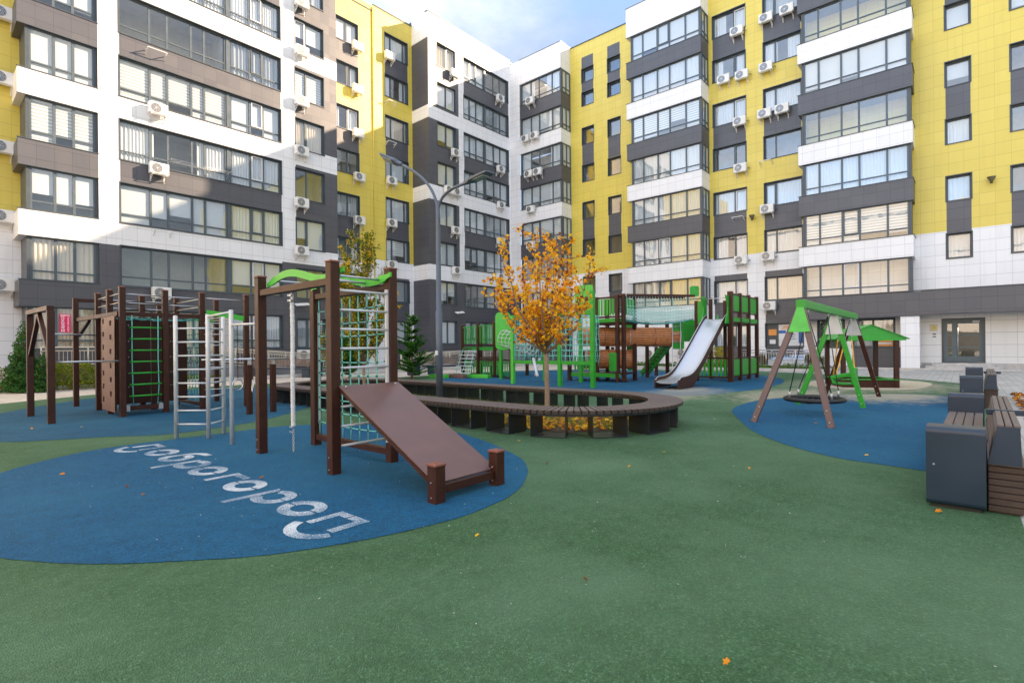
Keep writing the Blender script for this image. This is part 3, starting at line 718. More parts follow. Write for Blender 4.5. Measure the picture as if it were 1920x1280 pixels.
bay_side(b4, 'B', AB, 13.2, 18.72, AW, BZ, 0.0, 0.32, (0.78, 1.05, 0.85, 1.08, 0.92), BB + [(0, 4.07, wW)], ['cream', 'full', 'full', 'full', 'zebra', 'full', 'blind'], sashes={0: 2, 1: 2, 6: 2})
bay_side(b4, 'B', AB, 2.03, 7.43, AW, BZ, 0.06, 0.2, (0.78, 1.15, 0.85, 1.3, 0.95), BB, ['none', 'zebra', 'full', 'none', 'blind', 'none', 'full'], sashes={0: 2, 1: 2}, side_glass=False)
cp = MB(); cp.box(AB - 0.01, AW + 1, 1.75, 7.46, 2.82, 4.06, 0); cp.box(AB - 0.01, AW + 1, -40, 1.75, 2.86, 4.08, 0); cp.box(AB - 0.05, AB + 0.1, -40, 7.5, 4.085, 4.13, 1); cp.box(AB - 0.03, AB - 0.008, -40, 7.46, 2.78, 2.83, 1)
cp.build('canopy', [GREY, TRIM], b4)
cl = MB(); cl.box(AB + 0.02, AW - 0.3, 1.82, 2.62, 0.05, 2.81, 0); cl.box(AB + 0.06, AW - 0.34, 1.86, 2.58, 0, 0.05, 1); cl.build('column', [WHITE, TRIM], b4)
# the entrance
dr = MB(); Y0, Y1 = -0.70, 0.90; D = AW + 0.16
for q in ((Y0, Y1, 2.52, 2.59), (Y0, Y0 + 0.09, 0.33, 2.52), (Y1 - 0.09, Y1, 0.33, 2.52), (0.38, 0.47, 0.33, 2.52)): dr.box(D, D + 0.09, q[0], q[1], q[2], q[3])
for y0, y1, zs in ((Y0 + 0.09, 0.38, (0.34, 0.72, 0.78, 1.14, 1.20, 1.78, 1.84, 2.36, 2.50)), (0.47, Y1 - 0.09, (0.34, 0.72, 0.78, 1.14, 1.20, 1.78, 1.84, 2.36, 2.50))):
    dr.box(D + 0.01, D + 0.07, y0, y0 + 0.08, 0.34, 2.5); dr.box(D + 0.01, D + 0.07, y1 - 0.08, y1, 0.34, 2.5)
    dr.box(D + 0.012, D + 0.068, y0 + 0.08, y1 - 0.08, 0.34, 0.64); dr.box(D + 0.012, D + 0.068, y0 + 0.08, y1 - 0.08, 2.36, 2.5)
    dr.box(D + 0.015, D + 0.065, y0 + 0.08, y1 - 0.08, 1.08, 1.15); dr.box(D + 0.015, D + 0.065, y0 + 0.08, y1 - 0.08, 1.72, 1.78)
d_ = dr.build('door', plain('door_paint', (0.085, 0.12, 0.14), 0.4), b4)
dg = MB(); dg.quad([(D + 0.04, Y0, 0.4), (D + 0.04, Y1, 0.4), (D + 0.04, Y1, 2.5), (D + 0.04, Y0, 2.5)]); dg.build('pane', GLASS, d_)
dh = MB(); dh.tube([(D - 0.06, 0.31, 0.75), (D - 0.06, 0.31, 2.15)], 0.018, 10); dh.tube([(D - 0.06, 0.31, 0.9), (D + 0.02, 0.31, 0.9)], 0.01, 6); dh.tube([(D - 0.06, 0.31, 2.0), (D + 0.02, 0.31, 2.0)], 0.01, 6); dh.build('handle', BRIGHT, d_)
dc = MB(); dc.box(D - 0.05, D, -0.55, -0.28, 2.42, 2.48); dc.build('door_closer', SASH, d_)
dl = MB(); dl.quad([(D + 1.8, -1.5, 0.2), (D + 1.8, 1.6, 0.2), (D + 1.8, 1.6, 2.8), (D + 1.8, -1.5, 2.8)]); dl.quad([(D + 0.1, -1.5, 0.32), (D + 1.8, -1.5, 0.32), (D + 1.8, 1.6, 0.32), (D + 0.1, 1.6, 0.32)]); dl.build('lobby_lining', plain('lobby_dark', (0.10, 0.11, 0.10), 0.8), d_)
st = MB(); st.box(AB + 0.1, AW + 0.2, -1.35, 1.6, 0.0, 0.16, 0, 0.01); st.box(AB + 0.5, AW + 0.19, -1.1, 1.35, 0.16, 0.30, 0, 0.01); st.build('doorstep', CONC, b4)
pq = MB(); pq.box(AW - 0.03, AW, 1.12, 1.46, 1.98, 2.36, 0); pq.box(AW - 0.034, AW - 0.03, 1.2, 1.34, 2.08, 2.28, 1)
pq.build('wall_plaque', [plain('gold_plaque', (0.55, 0.50, 0.36), 0.4), plain('plaque_emblem', (0.60, 0.42, 0.06), 0.5)], b4)
for z0, z1, mm in ((1.80, 1.86, ACD), (1.66, 1.72, ACD), (1.50, 1.78, SASH)):
    q = MB(); q.box(AW - (0.022 if mm is ACD else 0.018), AW, 1.20 if mm is ACD else 1.18, 1.34 if mm is ACD else 1.36, z0, z1); q.build('notice', mm, b4)
# posters behind the ground floor glass
def poster(parent, u0, u1, z0, z1, base, bits):
    q = MB(); X = AW + 0.19
    q.box(X, X + 0.006, u0, u1, z0, z1, 0); mats = [base]
    for i, (a, b, d, e, mm) in enumerate(bits):
        q.quad([(X - 0.003 - 0.0005 * i, u1 - (u1 - u0) * a, z0 + (z1 - z0) * d), (X - 0.003 - 0.0005 * i, u1 - (u1 - u0) * b, z0 + (z1 - z0) * d), (X - 0.003 - 0.0005 * i, u1 - (u1 - u0) * b, z0 + (z1 - z0) * e), (X - 0.003 - 0.0005 * i, u1 - (u1 - u0) * a, z0 + (z1 - z0) * e)], len(mats)); mats.append(mm)
    return q.build('poster', mats, parent)
PW = plain('poster_white', (0.66, 0.68, 0.70), 0.4); PO = plain('poster_orange', (0.75, 0.30, 0.06), 0.4); PBL = plain('poster_blue', (0.02, 0.12, 0.38), 0.4); PGD = plain('poster_dark', (0.05, 0.06, 0.07), 0.4)
poster(b4, 7.60, 8.98, 1.26, 2.62, PW, [(0.18, 0.82, 0.86, 0.92, PO), (0.1, 0.9, 0.78, 0.83, PO), (0.0, 0.3, 0.58, 0.72, PBL), (0.82, 1.0, 0.12, 0.75, PBL), (0.3, 0.7, 0.5, 0.53, PBL), (0.3, 0.66, 0.4, 0.43, PBL), (0.3, 0.7, 0.3, 0.33, PBL)])
poster(b4, 9.05, 9.64, 1.26, 2.62, PGD, [(0.1, 0.9, 0.5, 0.78, PO), (0.2, 0.8, 0.1, 0.3, PW)])
poster(b4, 3.05, 3.95, 1.2, 1.75, PO, [(0.1, 0.9, 0.2, 0.4, PW)])

# ---- opposite wing behind the viewer (what the glass reflects and what throws warm light back)
b5 = thing('apartment_building', (-26, 10, 0), 'pale wing across the yard behind the viewer', 'apartment building')
wl = MB(); pt = []
for k in range(8):
    pt.append((-32, 40, 2.4 + 6 * k, 2.7 + 6 * k, wG))
facade(wl, 'B', -26, -32, 40, 0, 22, wW, pt + [(-32, 40, 0, 3, wG)], [], 0.1, wT); roof_box(wl, -38, -26, -32, 40, 22.0, wT, 21.9)
wl.build('wall', GM, b5)
# ================================================================ AIR CONDITIONERS and small things on the walls
ORD = ['ground', 'second', 'third', 'fourth', 'fifth', 'sixth', 'seventh', 'eighth', 'ninth']
def make_ac():
    r = thing('air_conditioner', (0, 0, 0), 'x', 'air conditioner', 'air conditioners on the facades')
    m = MB(); m.box(-0.40, 0.40, -0.44, -0.14, 0, 0.54, 0, 0.02); m.build('casing', ACW, r)
    m = MB(); m.disc((-0.10, -0.448, 0.27), (0, -1, 0), 0.225, 24, 0, 0.01)
    for q in (0.2, 0.15, 0.1): m.disc((-0.10, -0.452, 0.27), (0, -1, 0), q + 0.008, 22, 1, 0.0, q - 0.006)
    m.disc((-0.10, -0.455, 0.27), (0, -1, 0), 0.05, 14, 1, 0.005)
    for a in range(8):
        c, s_ = math.cos(a * math.pi / 4), math.sin(a * math.pi / 4)
        m.bar((-0.10 + 0.05 * c, -0.453, 0.27 + 0.05 * s_), (-0.10 + 0.215 * c, -0.453, 0.27 + 0.215 * s_), 0.008, 0.008, 1)
    m.build('fan_grille', [ACD, STEEL], r)
    m = MB()
    for x in (-0.30, 0.28):
        m.box(x, x + 0.04, -0.46, 0, -0.05, -0.012); m.bar((x + 0.02, -0.36, -0.05), (x + 0.02, -0.01, -0.28), 0.03, 0.03); m.box(x - 0.005, x + 0.045, -0.012, 0, -0.32, 0.02)
    m.box(-0.34, 0.36, -0.46, -0.42, -0.058, -0.05); m.build('bracket', ACW, r)
    m = MB(); m.tube([(0.40, -0.28, 0.16), (0.47, -0.26, 0.14), (0.5, -0.16, 0.22), (0.5, 0.01, 0.26)], 0.018, 6); m.build('pipe', ACD, r)
    return r
proto = make_ac(); ac_used = False; ac_seen = {}
def floor_of(z): return ORD[max(0, min(8, int((z - 0.9) // 3.0)))]
def put_ac(kind, px_, py_, plane, where, extra=''):
    global ac_used
    u, z = (at_b if kind == 'A' else at_a)(px_, py_, plane - 0.30)
    z -= 0.27
    o = proto if not ac_used else copy_tree(proto); ac_used = True
    o.location = (u, plane - 0.001, z) if kind == 'A' else (plane - 0.001, u, z)
    o.rotation_euler = (0, 0, 0 if kind == 'A' else -math.pi / 2)
    o['label'] = ('white air conditioner, %s floor, %s%s' % (floor_of(z + 0.6), where, extra))
CC = 'right window column of the grey block'
for y in (5, 96, 190, 283, 380, 470): put_ac('A', 566, y, BA, CC)
put_ac('A', 296, 205, BA, 'under the long window strip of the grey block'); put_ac('A', 298, 317, BA, 'under the long window strip of the grey block')
put_ac('A', 303, 549, BA, 'grey block, above the workout cube'); put_ac('A', 571, 664, BA, 'grey block, behind the ramp railing')
for y in (24, 146, 275, 405, 534): put_ac('A', 4, y, 31.9, 'yellow wing at the left edge')
for x, y in ((671, 87), (671, 167), (672, 250), (674, 332), (674, 413)): put_ac('A', x, y, BA2, 'yellow section, left of its downpipe')
for x, y in ((731, 105), (735, 339), (735, 418), (735, 496)): put_ac('A', x, y, BA2, 'yellow section, right of its downpipe')
for x, y in ((852.5, 138), (855, 287), (855.5, 432), (857, 507)): put_ac('A', x, y, BA, 'narrow window column of the corner block')
put_ac('A', 842, 356, BA, 'narrow column of the corner block', ', left of a pair'); put_ac('A', 857, 360, BA, 'narrow column of the corner block', ', right of a pair')
for x, y in ((938, 185), (939, 317.5), (940, 385), (939, 452), (939, 519)): put_ac('A', x, y, BA, 'right end of the corner block strips')
put_ac('B', 993.6, 189, AB, 'glazed corner bay'); put_ac('B', 994.6, 392.5, AB, 'glazed corner bay'); put_ac('B', 995, 459, AB, 'corner bay, behind the orange tree')
for x, y, e in ((985, 260, 'left'), (1002, 254, 'right')): put_ac('B', x, y, AB, 'glazed corner bay', ', %s of a pair' % e)
for x, y, e in ((991, 326, 'left'), (1008, 321.5, 'right')): put_ac('B', x, y, AB, 'glazed corner bay', ', %s of a pair' % e)
for x, y in ((1381, 58.6), (1386.5, 227.4), (1388, 315), (1389, 487.5)): put_ac('B', x, y, AW, 'left column between the two right-hand bays')
for x, y, e in ((1356.5, 149, 'left'), (1390.5, 140.6, 'right')): put_ac('B', x, y, AW, 'left column between the bays', ', %s of a pair' % e)
for x, y in ((1435.5, 126), (1438, 391.5), (1440, 480), (1442, 573)): put_ac('B', x, y, AW, 'beside the rightmost bay')
for x, y, e in ((1435.5, 34, 'left'), (1475, 18, 'right'), (1433, 213, 'left'), (1466, 204, 'right')): put_ac('B', x, y, AW, 'beside the rightmost bay', ', %s of a pair' % e)
for x, y, e in ((1221, 662, 'left'), (1281, 661, 'right')): put_ac('B', x, y, AB, 'behind the play tower tubes', ', %s of two' % e)

# empty brackets and small fold-down drying racks under windows
def rack(kind, px_, py_, plane, w, label):
    u, z = (at_b if kind == 'A' else at_a)(px_, py_, plane - 0.2)
    o = thing('wall_bracket', T(kind, plane, u, 0, z), label, 'wall bracket', 'empty brackets on the facades')
    for du in (-w / 2, w / 2):
        m = MB(); m.bar(T(kind, plane, u + du, -0.44, z), T(kind, plane, u + du, 0, z), 0.035, 0.03); m.bar(T(kind, plane, u + du, -0.34, z - 0.03), T(kind, plane, u + du, 0, z - 0.22), 0.03, 0.03); m.build('arm', ACW, o)
    m = MB(); m.bar(T(kind, plane, u - w / 2, -0.43, z + 0.02), T(kind, plane, u + w / 2, -0.43, z + 0.02), 0.03, 0.03); m.build('crossbar', ACW, o)
rack('A', 733, 192, BA2, 0.7, 'empty white bracket under the seventh floor window of the yellow section')
rack('A', 733, 268, BA2, 0.7, 'empty white bracket just above the left head of the street lamp')
rack('A', 293, 98, BA, 0.8, 'empty bracket on the brown band below the topmost full window strip')
rack('A', 305, 434, BA, 0.7, 'empty bracket on the white band at the shadow edge')
rack('B', 1436, 303, AW, 0.7, 'empty bracket on yellow tiles beside the right bay')
rack('B', 1384, 408, AW, 0.7, 'rusty empty bracket on the grey tiles between the two bays')
# clothes line frame on the third strip
cl_ = thing('clothes_dryer', (*[at_b(370, 300, BA)[0], BA], at_b(370, 300, BA)[1]), 'wire clothes dryer hanging outside the long window strip', 'clothes dryer'); m = MB()
uA, zA = at_b(318, 300, BA - 0.3); uB, zB = at_b(428, 322, BA - 0.3)
for i in range(5): m.tube([(uA, BA - 0.12 - 0.12 * i, zA), (uB, BA - 0.12 - 0.12 * i, zA)], 0.006, 4)
m.build('line', STEEL, cl_)
for u in (uA, uB): m = MB(); m.bar((u, BA - 0.62, zA), (u, BA, zA), 0.025, 0.03); m.bar((u, BA - 0.4, zA), (u, BA, zA - 0.3), 0.02, 0.02); m.build('arm', STEEL, cl_)

def wall_lamp(kind, px_, py_, plane, label):
    u, z = (at_b if kind == 'A' else at_a)(px_, py_, plane - 0.25)
    o = thing('wall_lamp', T(kind, plane, u, 0, z), label, 'wall lamp', 'small lamps on the facades'); m = MB()
    m.bar(T(kind, plane, u, -0.28, z - 0.02), T(kind, plane, u, 0, z - 0.02), 0.03, 0.03); m.bar(T(kind, plane, u, -0.012, z - 0.12), T(kind, plane, u, -0.012, z + 0.08), 0.07, 0.02); m.build('arm', ACD, o)
    m = MB(); c = T(kind, plane, u, -0.28, z)
    m.tube([(c[0], c[1], c[2] - 0.22), (c[0], c[1], c[2] - 0.1), (c[0], c[1], c[2] + 0.1), (c[0], c[1], c[2] + 0.12)], 0.1, 14, 0, True, [0.04, 0.07, 0.18, 0.18]); m.build('lamp_shade', plain('bronze_shade', (0.12, 0.10, 0.05), 0.4), o)
wall_lamp('B', 1859, 336, AW, 'dark cone wall lamp on yellow tiles at the far right')
wall_lamp('B', 1410, 407, AW, 'dark cone wall lamp on yellow tiles between the two bays')
for x, y, l in ((567, 571, 'flat white wall floodlight on the grey base behind the hanging rope'), (862, 586, 'flat white wall floodlight on the grey corner block beside the lamp post')):
    u, z = at_b(x, y, BA - 0.3); o = thing('floodlight', (u, BA, z), l, 'floodlight', 'floodlights on the grey base'); m = MB()
    m.bar((u + 0.25, BA, z - 0.05), (u + 0.2, BA - 0.35, z), 0.05, 0.05); m.build('arm', ACW, o); m = MB(); m.bar((u - 0.45, BA - 0.35, z - 0.04), (u + 0.4, BA - 0.35, z + 0.05), 0.28, 0.06, 0, (0, -0.5, 1), 0.01); m.build('head', ACW, o)

# pink notice in the ground floor window
def text_mesh(txt, size, name):
    cu = bpy.data.curves.new(name, 'FONT'); cu.body = txt; cu.size = size; cu.align_x = 'CENTER'; cu.offset = size * 0.02
    o = bpy.data.objects.new(name, cu); S.collection.objects.link(o); dg = bpy.context.evaluated_depsgraph_get()
    me = bpy.data.meshes.new_from_object(o.evaluated_get(dg)); S.collection.objects.unlink(o); bpy.data.objects.remove(o); return me
PINK = plain('pink_notice_print', (0.72, 0.02, 0.13), 0.5, var=0.03); WLET = plain('white_lettering', (0.85, 0.82, 0.84), 0.5, var=0.02)
au, az = at_b(111, 588, BA + 0.1); bu, bz_ = at_b(133, 623, BA + 0.1)
nt_ = thing('notice_board', ((au + bu) / 2, BA + 0.1, bz_), 'pink for-sale notice with white letters hung in the ground floor window', 'notice')
m = MB(); m.box(au, bu, BA + 0.09, BA + 0.10, bz_, az); m.build('board', PINK, nt_)
hh = az - bz_; ww = bu - au
def put_text(txt, size, x, z):
    me = text_mesh(txt, size, 'lettering'); me.materials.append(WLET)
    o = bpy.data.objects.new('lettering', me); S.collection.objects.link(o); o.parent = nt_
    o.rotation_euler = (math.pi / 2, 0, 0); o.location = (x - nt_.location.x, BA + 0.087 - nt_.location.y, z - nt_.location.z)
put_text('898970', hh * 0.13, (au + bu) / 2, az - hh * 0.13)
for i, ch in enumerate('ПРОДАМ'): put_text(ch, hh * 0.185, au + ww * 0.3, az - hh * (0.30 + 0.136 * i))
for i, ch in enumerate('квартиру'): put_text(ch, hh * 0.125, au + ww * 0.77, az - hh * (0.25 + 0.1 * i))

# ================================================================ STREET LAMP
LA, LB = 8.0, 9.17
lp = thing('street_lamp', (LA, LB, 0), 'tall slate blue street lamp with two curved arms, inside the oval bench', 'street lamp')
m = MB(); m.tube([(LA, LB, 0), (LA, LB, 2.2), (LA, LB, 2.21), (LA, LB, 4.3), (LA, LB, 4.7)], 0.07, 18, 0, True, [0.078, 0.078, 0.062, 0.052, 0.05]); m.build('pole', LAMPM, lp)
m = MB(); m.box(LA - 0.04 - 0.055, LA - 0.055, LB - 0.04, LB + 0.04, 1.18, 1.28); m.build('sticker', SASH, lp)
def arm(tipb, tipz, bend, name='arm'):
    pts = []; n = 14
    for i in range(n + 1):
        t = i / n; p0 = Vector((LA, LB, 4.45)); p1 = Vector((LA, LB + 0.04 * bend, 4.95 if bend > 0 else 4.86)); p2 = Vector((LA, LB + (tipb - LB) * (0.30 if bend > 0 else 0.42), tipz + 0.0 if bend < 0 else tipz - 0.5)); p3 = Vector((LA, tipb, tipz))
        pts.append(p0 * (1 - t) ** 3 + 3 * p1 * t * (1 - t) ** 2 + 3 * p2 * t * t * (1 - t) + p3 * t ** 3)
    m = MB(); m.tube(pts, 0.033, 10); m.build(name, LAMPM, lp); return pts
# left head: underside with lens turned to the viewer
P1_ = arm(10.55, 5.90, 1); P2_ = arm(8.22, 4.94, -1)
def head(p, d, up, name='lamp_head'):
    p = Vector(p); d = Vector(d).normalized(); up = Vector(up); x = d.cross(up).normalized(); up = x.cross(d).normalized()
    m = MB(); secs = [(0.0, 0.05, 0.045), (0.14, 0.06, 0.05), (0.22, 0.12, 0.05), (0.7, 0.135, 0.04), (0.8, 0.12, 0.02)]
    rings = []
    for t, w, h in secs:
        c = p + d * t; rings.append([c - x * w - up * h * 0.7, c + x * w - up * h * 0.7, c + x * w + up * h * 0.3, c + x * w * 0.6 + up * h, c - x * w * 0.6 + up * h, c - x * w + up * h * 0.3])
    for r0, r1 in zip(rings, rings[1:]):
        for j in range(6): m.quad([r0[j], r0[(j + 1) % 6], r1[(j + 1) % 6], r1[j]])
    m.quad(rings[0][::-1]); m.quad(rings[-1]); hd = m.build(name, LAMPM, lp)
    m = MB(); c = p + d * 0.5 - up * 0.042; m.bbox(c, d, x, up, 0.17, 0.09, 0.008); m.build('lens', plain('lamp_lens', (0.35, 0.38, 0.36), 0.15), hd)
head(P1_[-1] - Vector((0, 0.05, 0.02)), (-0.12, 1.0, 0.50), (0.55, -0.5, 0.8)); head(P2_[-1] + Vector((0, 0.05, 0.01)), (-0.05, -1.0, 0.07), (0, 0.1, 1))

# ================================================================ OVAL BENCH
RC, RB0, RB1, RO, RI, ZT = 7.8, 5.30, 12.75, 1.85, 1.28, 0.42
def ring_at(s_, r):
    """path round the capsule; s_ in 0..1 -> point at radius r from its spine and the outward direction"""
    Ls = RB1 - RB0; Rm = (RO + RI) / 2; per = 2 * Ls + 2 * math.pi * Rm; d = (s_ % 1) * per
    if d < Ls: return (RC - r, RB0 + d), (-1, 0)
    d -= Ls
    if d < math.pi * Rm: t = d / Rm; return (RC - r * math.cos(t), RB1 + r * math.sin(t)), (-math.cos(t), math.sin(t))
    d -= math.pi * Rm
    if d < Ls: return (RC + r, RB1 - d), (1, 0)
    d -= Ls; t = d / Rm; return (RC + r * math.cos(t), RB0 - r * math.sin(t)), (math.cos(t), -math.sin(t))
PER = 2 * (RB1 - RB0) + math.pi * (RO + RI)
rb_ = thing('bench', (RC, (RB0 + RB1) / 2, 0), 'long oval slatted bench ring round the tree bed in the middle of the yard', 'bench')
m = MB(); ns = int(PER / 0.092)
for i in range(ns):
    s0, s1 = (i + 0.10) / ns, (i + 0.90) / ns
    (a0, _), (a1, _), (b0, _), (b1_, _) = ring_at(s0, RO), ring_at(s1, RO), ring_at(s0, RI), ring_at(s1, RI)
    dz = 0.0015 * math.sin(i * 12.9)
    m.quad([(*a0, ZT + dz), (*a1, ZT + dz), (*b1_, ZT + dz), (*b0, ZT + dz)]); z_ = ZT - 0.05
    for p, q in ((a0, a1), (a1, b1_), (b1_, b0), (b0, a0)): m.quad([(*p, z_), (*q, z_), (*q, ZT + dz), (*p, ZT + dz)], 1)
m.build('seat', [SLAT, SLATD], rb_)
nn = 120
for r in (RO - 0.10, RI + 0.10):
    m = MB()
    for i in range(nn):
        p, q = ring_at(i / nn, r)[0], ring_at((i + 1) / nn, r)[0]; m.bar((*p, ZT - 0.075), (*q, ZT - 0.075), 0.04, 0.045)
    m.build('frame_rail', DARKST, rb_)
nsup = 30
for i in range(nsup):
    s0 = (i + 0.3) / nsup; hw = 0.235 / PER; m = MB()
    for s_ in (s0 - hw, s0 + hw):
        (p, _), (q, _) = ring_at(s_, RO - 0.07), ring_at(s_, RI + 0.07); m.bar((*p, 0.19), (*q, 0.19), 0.008, 0.355)
    pts = [ring_at(s0 - hw, RO - 0.07)[0], ring_at(s0 + hw, RO - 0.07)[0], ring_at(s0 + hw, RI + 0.07)[0], ring_at(s0 - hw, RI + 0.07)[0]]
    m.prism([(*p, 0.012) for p in pts], (0, 0, 0.008))
    m.build('leg', DARKST, rb_)
bed = [(RC + math.cos(t) * 1.22, (RB1 if math.sin(t) > 0 else RB0) + math.sin(t) * 1.22) for t in [i * math.pi / 12 for i in range(24)]]
sheet('soil', bed, 0.014, SOIL, True)

# ================================================================ FOLIAGE helpers
FR = random.Random(21)
def leaf(mb, p, n, up, s, mi, lobes=False):
    n = Vector(n).normalized(); x = n.cross(Vector(up)); 
    if x.length < 1e-3: x = n.cross(Vector((1, 0, 0)))
    x.normalize(); y = n.cross(x); p = Vector(p)
    if lobes:
        pr = [(0, -0.5), (0.42, -0.42), (0.30, -0.05), (0.55, 0.22), (0.20, 0.20), (0, 0.62), (-0.20, 0.20), (-0.55, 0.22), (-0.30, -0.05), (-0.42, -0.42)]
    else: pr = [(0, -0.5), (0.26, 0), (0, 0.55), (-0.26, 0)]
    mb.quad([p + x * a * s + y * b * s + n * (abs(a) * 0.25 * s) for a, b in pr], mi)
def rnd_dir(rr=FR):
    while True:
        v = Vector((rr.uniform(-1, 1), rr.uniform(-1, 1), rr.uniform(-1, 1)))
        if 0.1 < v.length < 1: return v.normalized()
OR1 = leaf_mat('leaf_yellow_orange', (0.88, 0.44, 0.010), (0.95, 0.62, 0.03)); OR2 = leaf_mat('leaf_orange', (0.72, 0.25, 0.012), (0.85, 0.38, 0.02)); OR3 = leaf_mat('leaf_dry_brown', (0.15, 0.045, 0.018), (0.26, 0.09, 0.035))
GR1 = leaf_mat('leaf_green', (0.045, 0.11, 0.015), (0.11, 0.19, 0.02)); GR2 = leaf_mat('leaf_yellow_green', (0.30, 0.32, 0.02), (0.55, 0.42, 0.02))
CON = leaf_mat('conifer_needles', (0.025, 0.10, 0.022), (0.05, 0.17, 0.03)); CON2 = leaf_mat('conifer_needles_light', (0.09, 0.27, 0.04), (0.14, 0.36, 0.06))
HED = leaf_mat('hedge_leaf', (0.09, 0.15, 0.012), (0.28, 0.30, 0.02)); GRASS = leaf_mat('grass_blade', (0.06, 0.17, 0.015), (0.16, 0.30, 0.03))
STRAW = leaf_mat('dry_grass_blade', (0.30, 0.22, 0.08), (0.42, 0.32, 0.14))

def tree(name, x, y, h0, h1, rad, nlimb, nleaf, size, mats, weights, label, lobes, lean=(0, 0), trunk=0.055, shape=1.0, upness=0.9):
    t = thing(name, (x, y, 0), label, 'tree', 'young trees in the oval bed'); m = MB()
    fork = Vector((x + lean[0] * 0.3, y + lean[1] * 0.3, h0))
    m.tube([(x, y, -0.02), (x + 0.004, y, 0.1), (x + lean[0] * 0.15, y + lean[1] * 0.1, h0 * 0.5), fork], trunk, 12, 0, True, [trunk * 1.25, trunk, trunk * 0.85, trunk * 0.75])
    tips = []
    for i in range(nlimb):
        a = i * 2.4 + FR.uniform(-0.4, 0.4); k = FR.uniform(0.25, 1.0); top = h0 + (h1 - h0) * ((FR.uniform(0.22, 1.0) if i % 3 else FR.uniform(0.6, 1.0)) if i else 1.0)
        R_ = rad * k * (1.08 - 0.45 * (top - h0) / (h1 - h0)) if i else 0.08
        base = Vector((x, y, h0 * FR.uniform(0.86, 1.1))) + Vector((lean[0] * 0.3, lean[1] * 0.3, 0)) * (1 if i else 1)
        end = Vector((x + lean[0] + math.cos(a) * R_, y + lean[1] + math.sin(a) * R_, top)); mid = base.lerp(end, 0.5) + Vector((math.cos(a), math.sin(a), 0)) * R_ * 0.22 + Vector((0, 0, -0.08))
        pts = [base, base.lerp(mid, 0.55), mid, mid.lerp(end, 0.6), end]
        m.tube(pts, 0.02, 6, 0, True, [trunk * 0.5, trunk * 0.34, trunk * 0.24, trunk * 0.15, 0.004])
        for j in range(9):
            q = FR.uniform(0.12, 1.0); b = mid.lerp(end, (q - 0.5) * 2) if q > 0.5 else base.lerp(mid, q * 2)
            d = rnd_dir(); d.z = abs(d.z) * upness + 0.1; d.normalize(); e = b + d * FR.uniform(0.18, 0.5) * rad * 0.75
            m.tube([b, b.lerp(e, 0.5) + rnd_dir() * 0.02, e], 0.006, 4, 0, False, [0.009, 0.006, 0.002]); tips.append((b, e))
        tips.append((mid, end)); tips.append((mid.lerp(end, 0.4), end))
    m.build('trunk', BARK, t)
    c = MB(); per = nleaf // len(tips)
    for b, e in tips:
        far = (Vector((e.x, e.y, 0)) - Vector((x, y, 0))).length / rad
        for j in range(int(per * FR.uniform(0.4, 1.6))):
            q = FR.uniform(0.15, 1.05); p = b.lerp(e, q) + rnd_dir() * FR.uniform(0.01, 0.11) * shape
            w = list(weights); w[-1] *= (0.5 + 1.6 * far * q)
            leaf(c, p, rnd_dir() + Vector((0, 0, 0.3)), rnd_dir(), size * FR.uniform(0.6, 1.2), FR.choices(range(len(mats)), w)[0], lobes)
    c.build('crown', mats, t); return t
tree('tree', 7.80, 5.91, 1.36, 3.42, 1.48, 17, 4100, 0.068, [OR1, OR2, OR3], [6, 3, 1.6], 'slender young tree with orange and yellow autumn leaves inside the oval bench', True, (0.0, 0.05), 0.052)
tree('tree', 8.2, 12.52, 0.95, 4.55, 1.05, 24, 15000, 0.080, [GR1, GR2, OR1], [5, 3.5, 1.6], 'young tree with green and yellow leaves behind the rope climbing frame', False, (0, 0.15), 0.05)
tree('tree', 8.1, 14.0, 0.8, 2.3, 0.7, 9, 1500, 0.075, [GR1, GR2, OR1], [5, 3, 1.5], 'small green and yellow tree low behind the hanging rope', False, (0, 0), 0.03)

def grass_patch(name, inside, n, h, mats, label, x0, x1, y0, y1, z=0.012, kind='stuff'):
    m = MB(); k = 0
    while k < n:
        x, y = FR.uniform(x0, x1), FR.uniform(y0, y1)
        if not inside(x, y): continue
        k += 1; a = FR.uniform(0, 6.28); hh_ = h * FR.uniform(0.4, 1.2); w = 0.006; d = Vector((math.cos(a), math.sin(a), 0)); s_ = Vector((-d.y, d.x, 0)) * w; p = Vector((x, y, z)); e = p + d * hh_ * FR.uniform(0.1, 0.6) + Vector((0, 0, hh_))
        m.quad([p - s_, p + s_, e], FR.randrange(len(mats)))
    return tag(m.build(name, mats), label, 'grass', None, kind)
def in_bed(x, y):
    cy = min(max(y, RB0), RB1); return (x - RC) ** 2 + (y - cy) ** 2 < 1.15 ** 2
grass_patch('grass', lambda x, y: in_bed(x, y) and math.sin(x * 5 + y * 3) + math.sin(y * 2.3) > -1.3, 14000, 0.13, [GRASS, GRASS, STRAW], 'short grass growing in the bed inside the oval bench', 6.5, 9.1, 4, 14)
m = MB()
for i in range(1100):
    while True:
        x, y = FR.gauss(7.2, 0.8), FR.gauss(5.6, 1.7)
        if in_bed(x, y): break
    leaf(m, (x, y, 0.02 + FR.random() * 0.05), rnd_dir() * 0.5 + Vector((0, 0, 1)), rnd_dir(), 0.085 * FR.uniform(0.6, 1.2), FR.choices((0, 1, 2), (4, 4, 2))[0], True)
tag(m.build('fallen_leaves', [OR1, OR2, OR3]), 'orange leaf litter under the young tree inside the oval bench', 'fallen leaves', None, 'stuff')
m = MB()
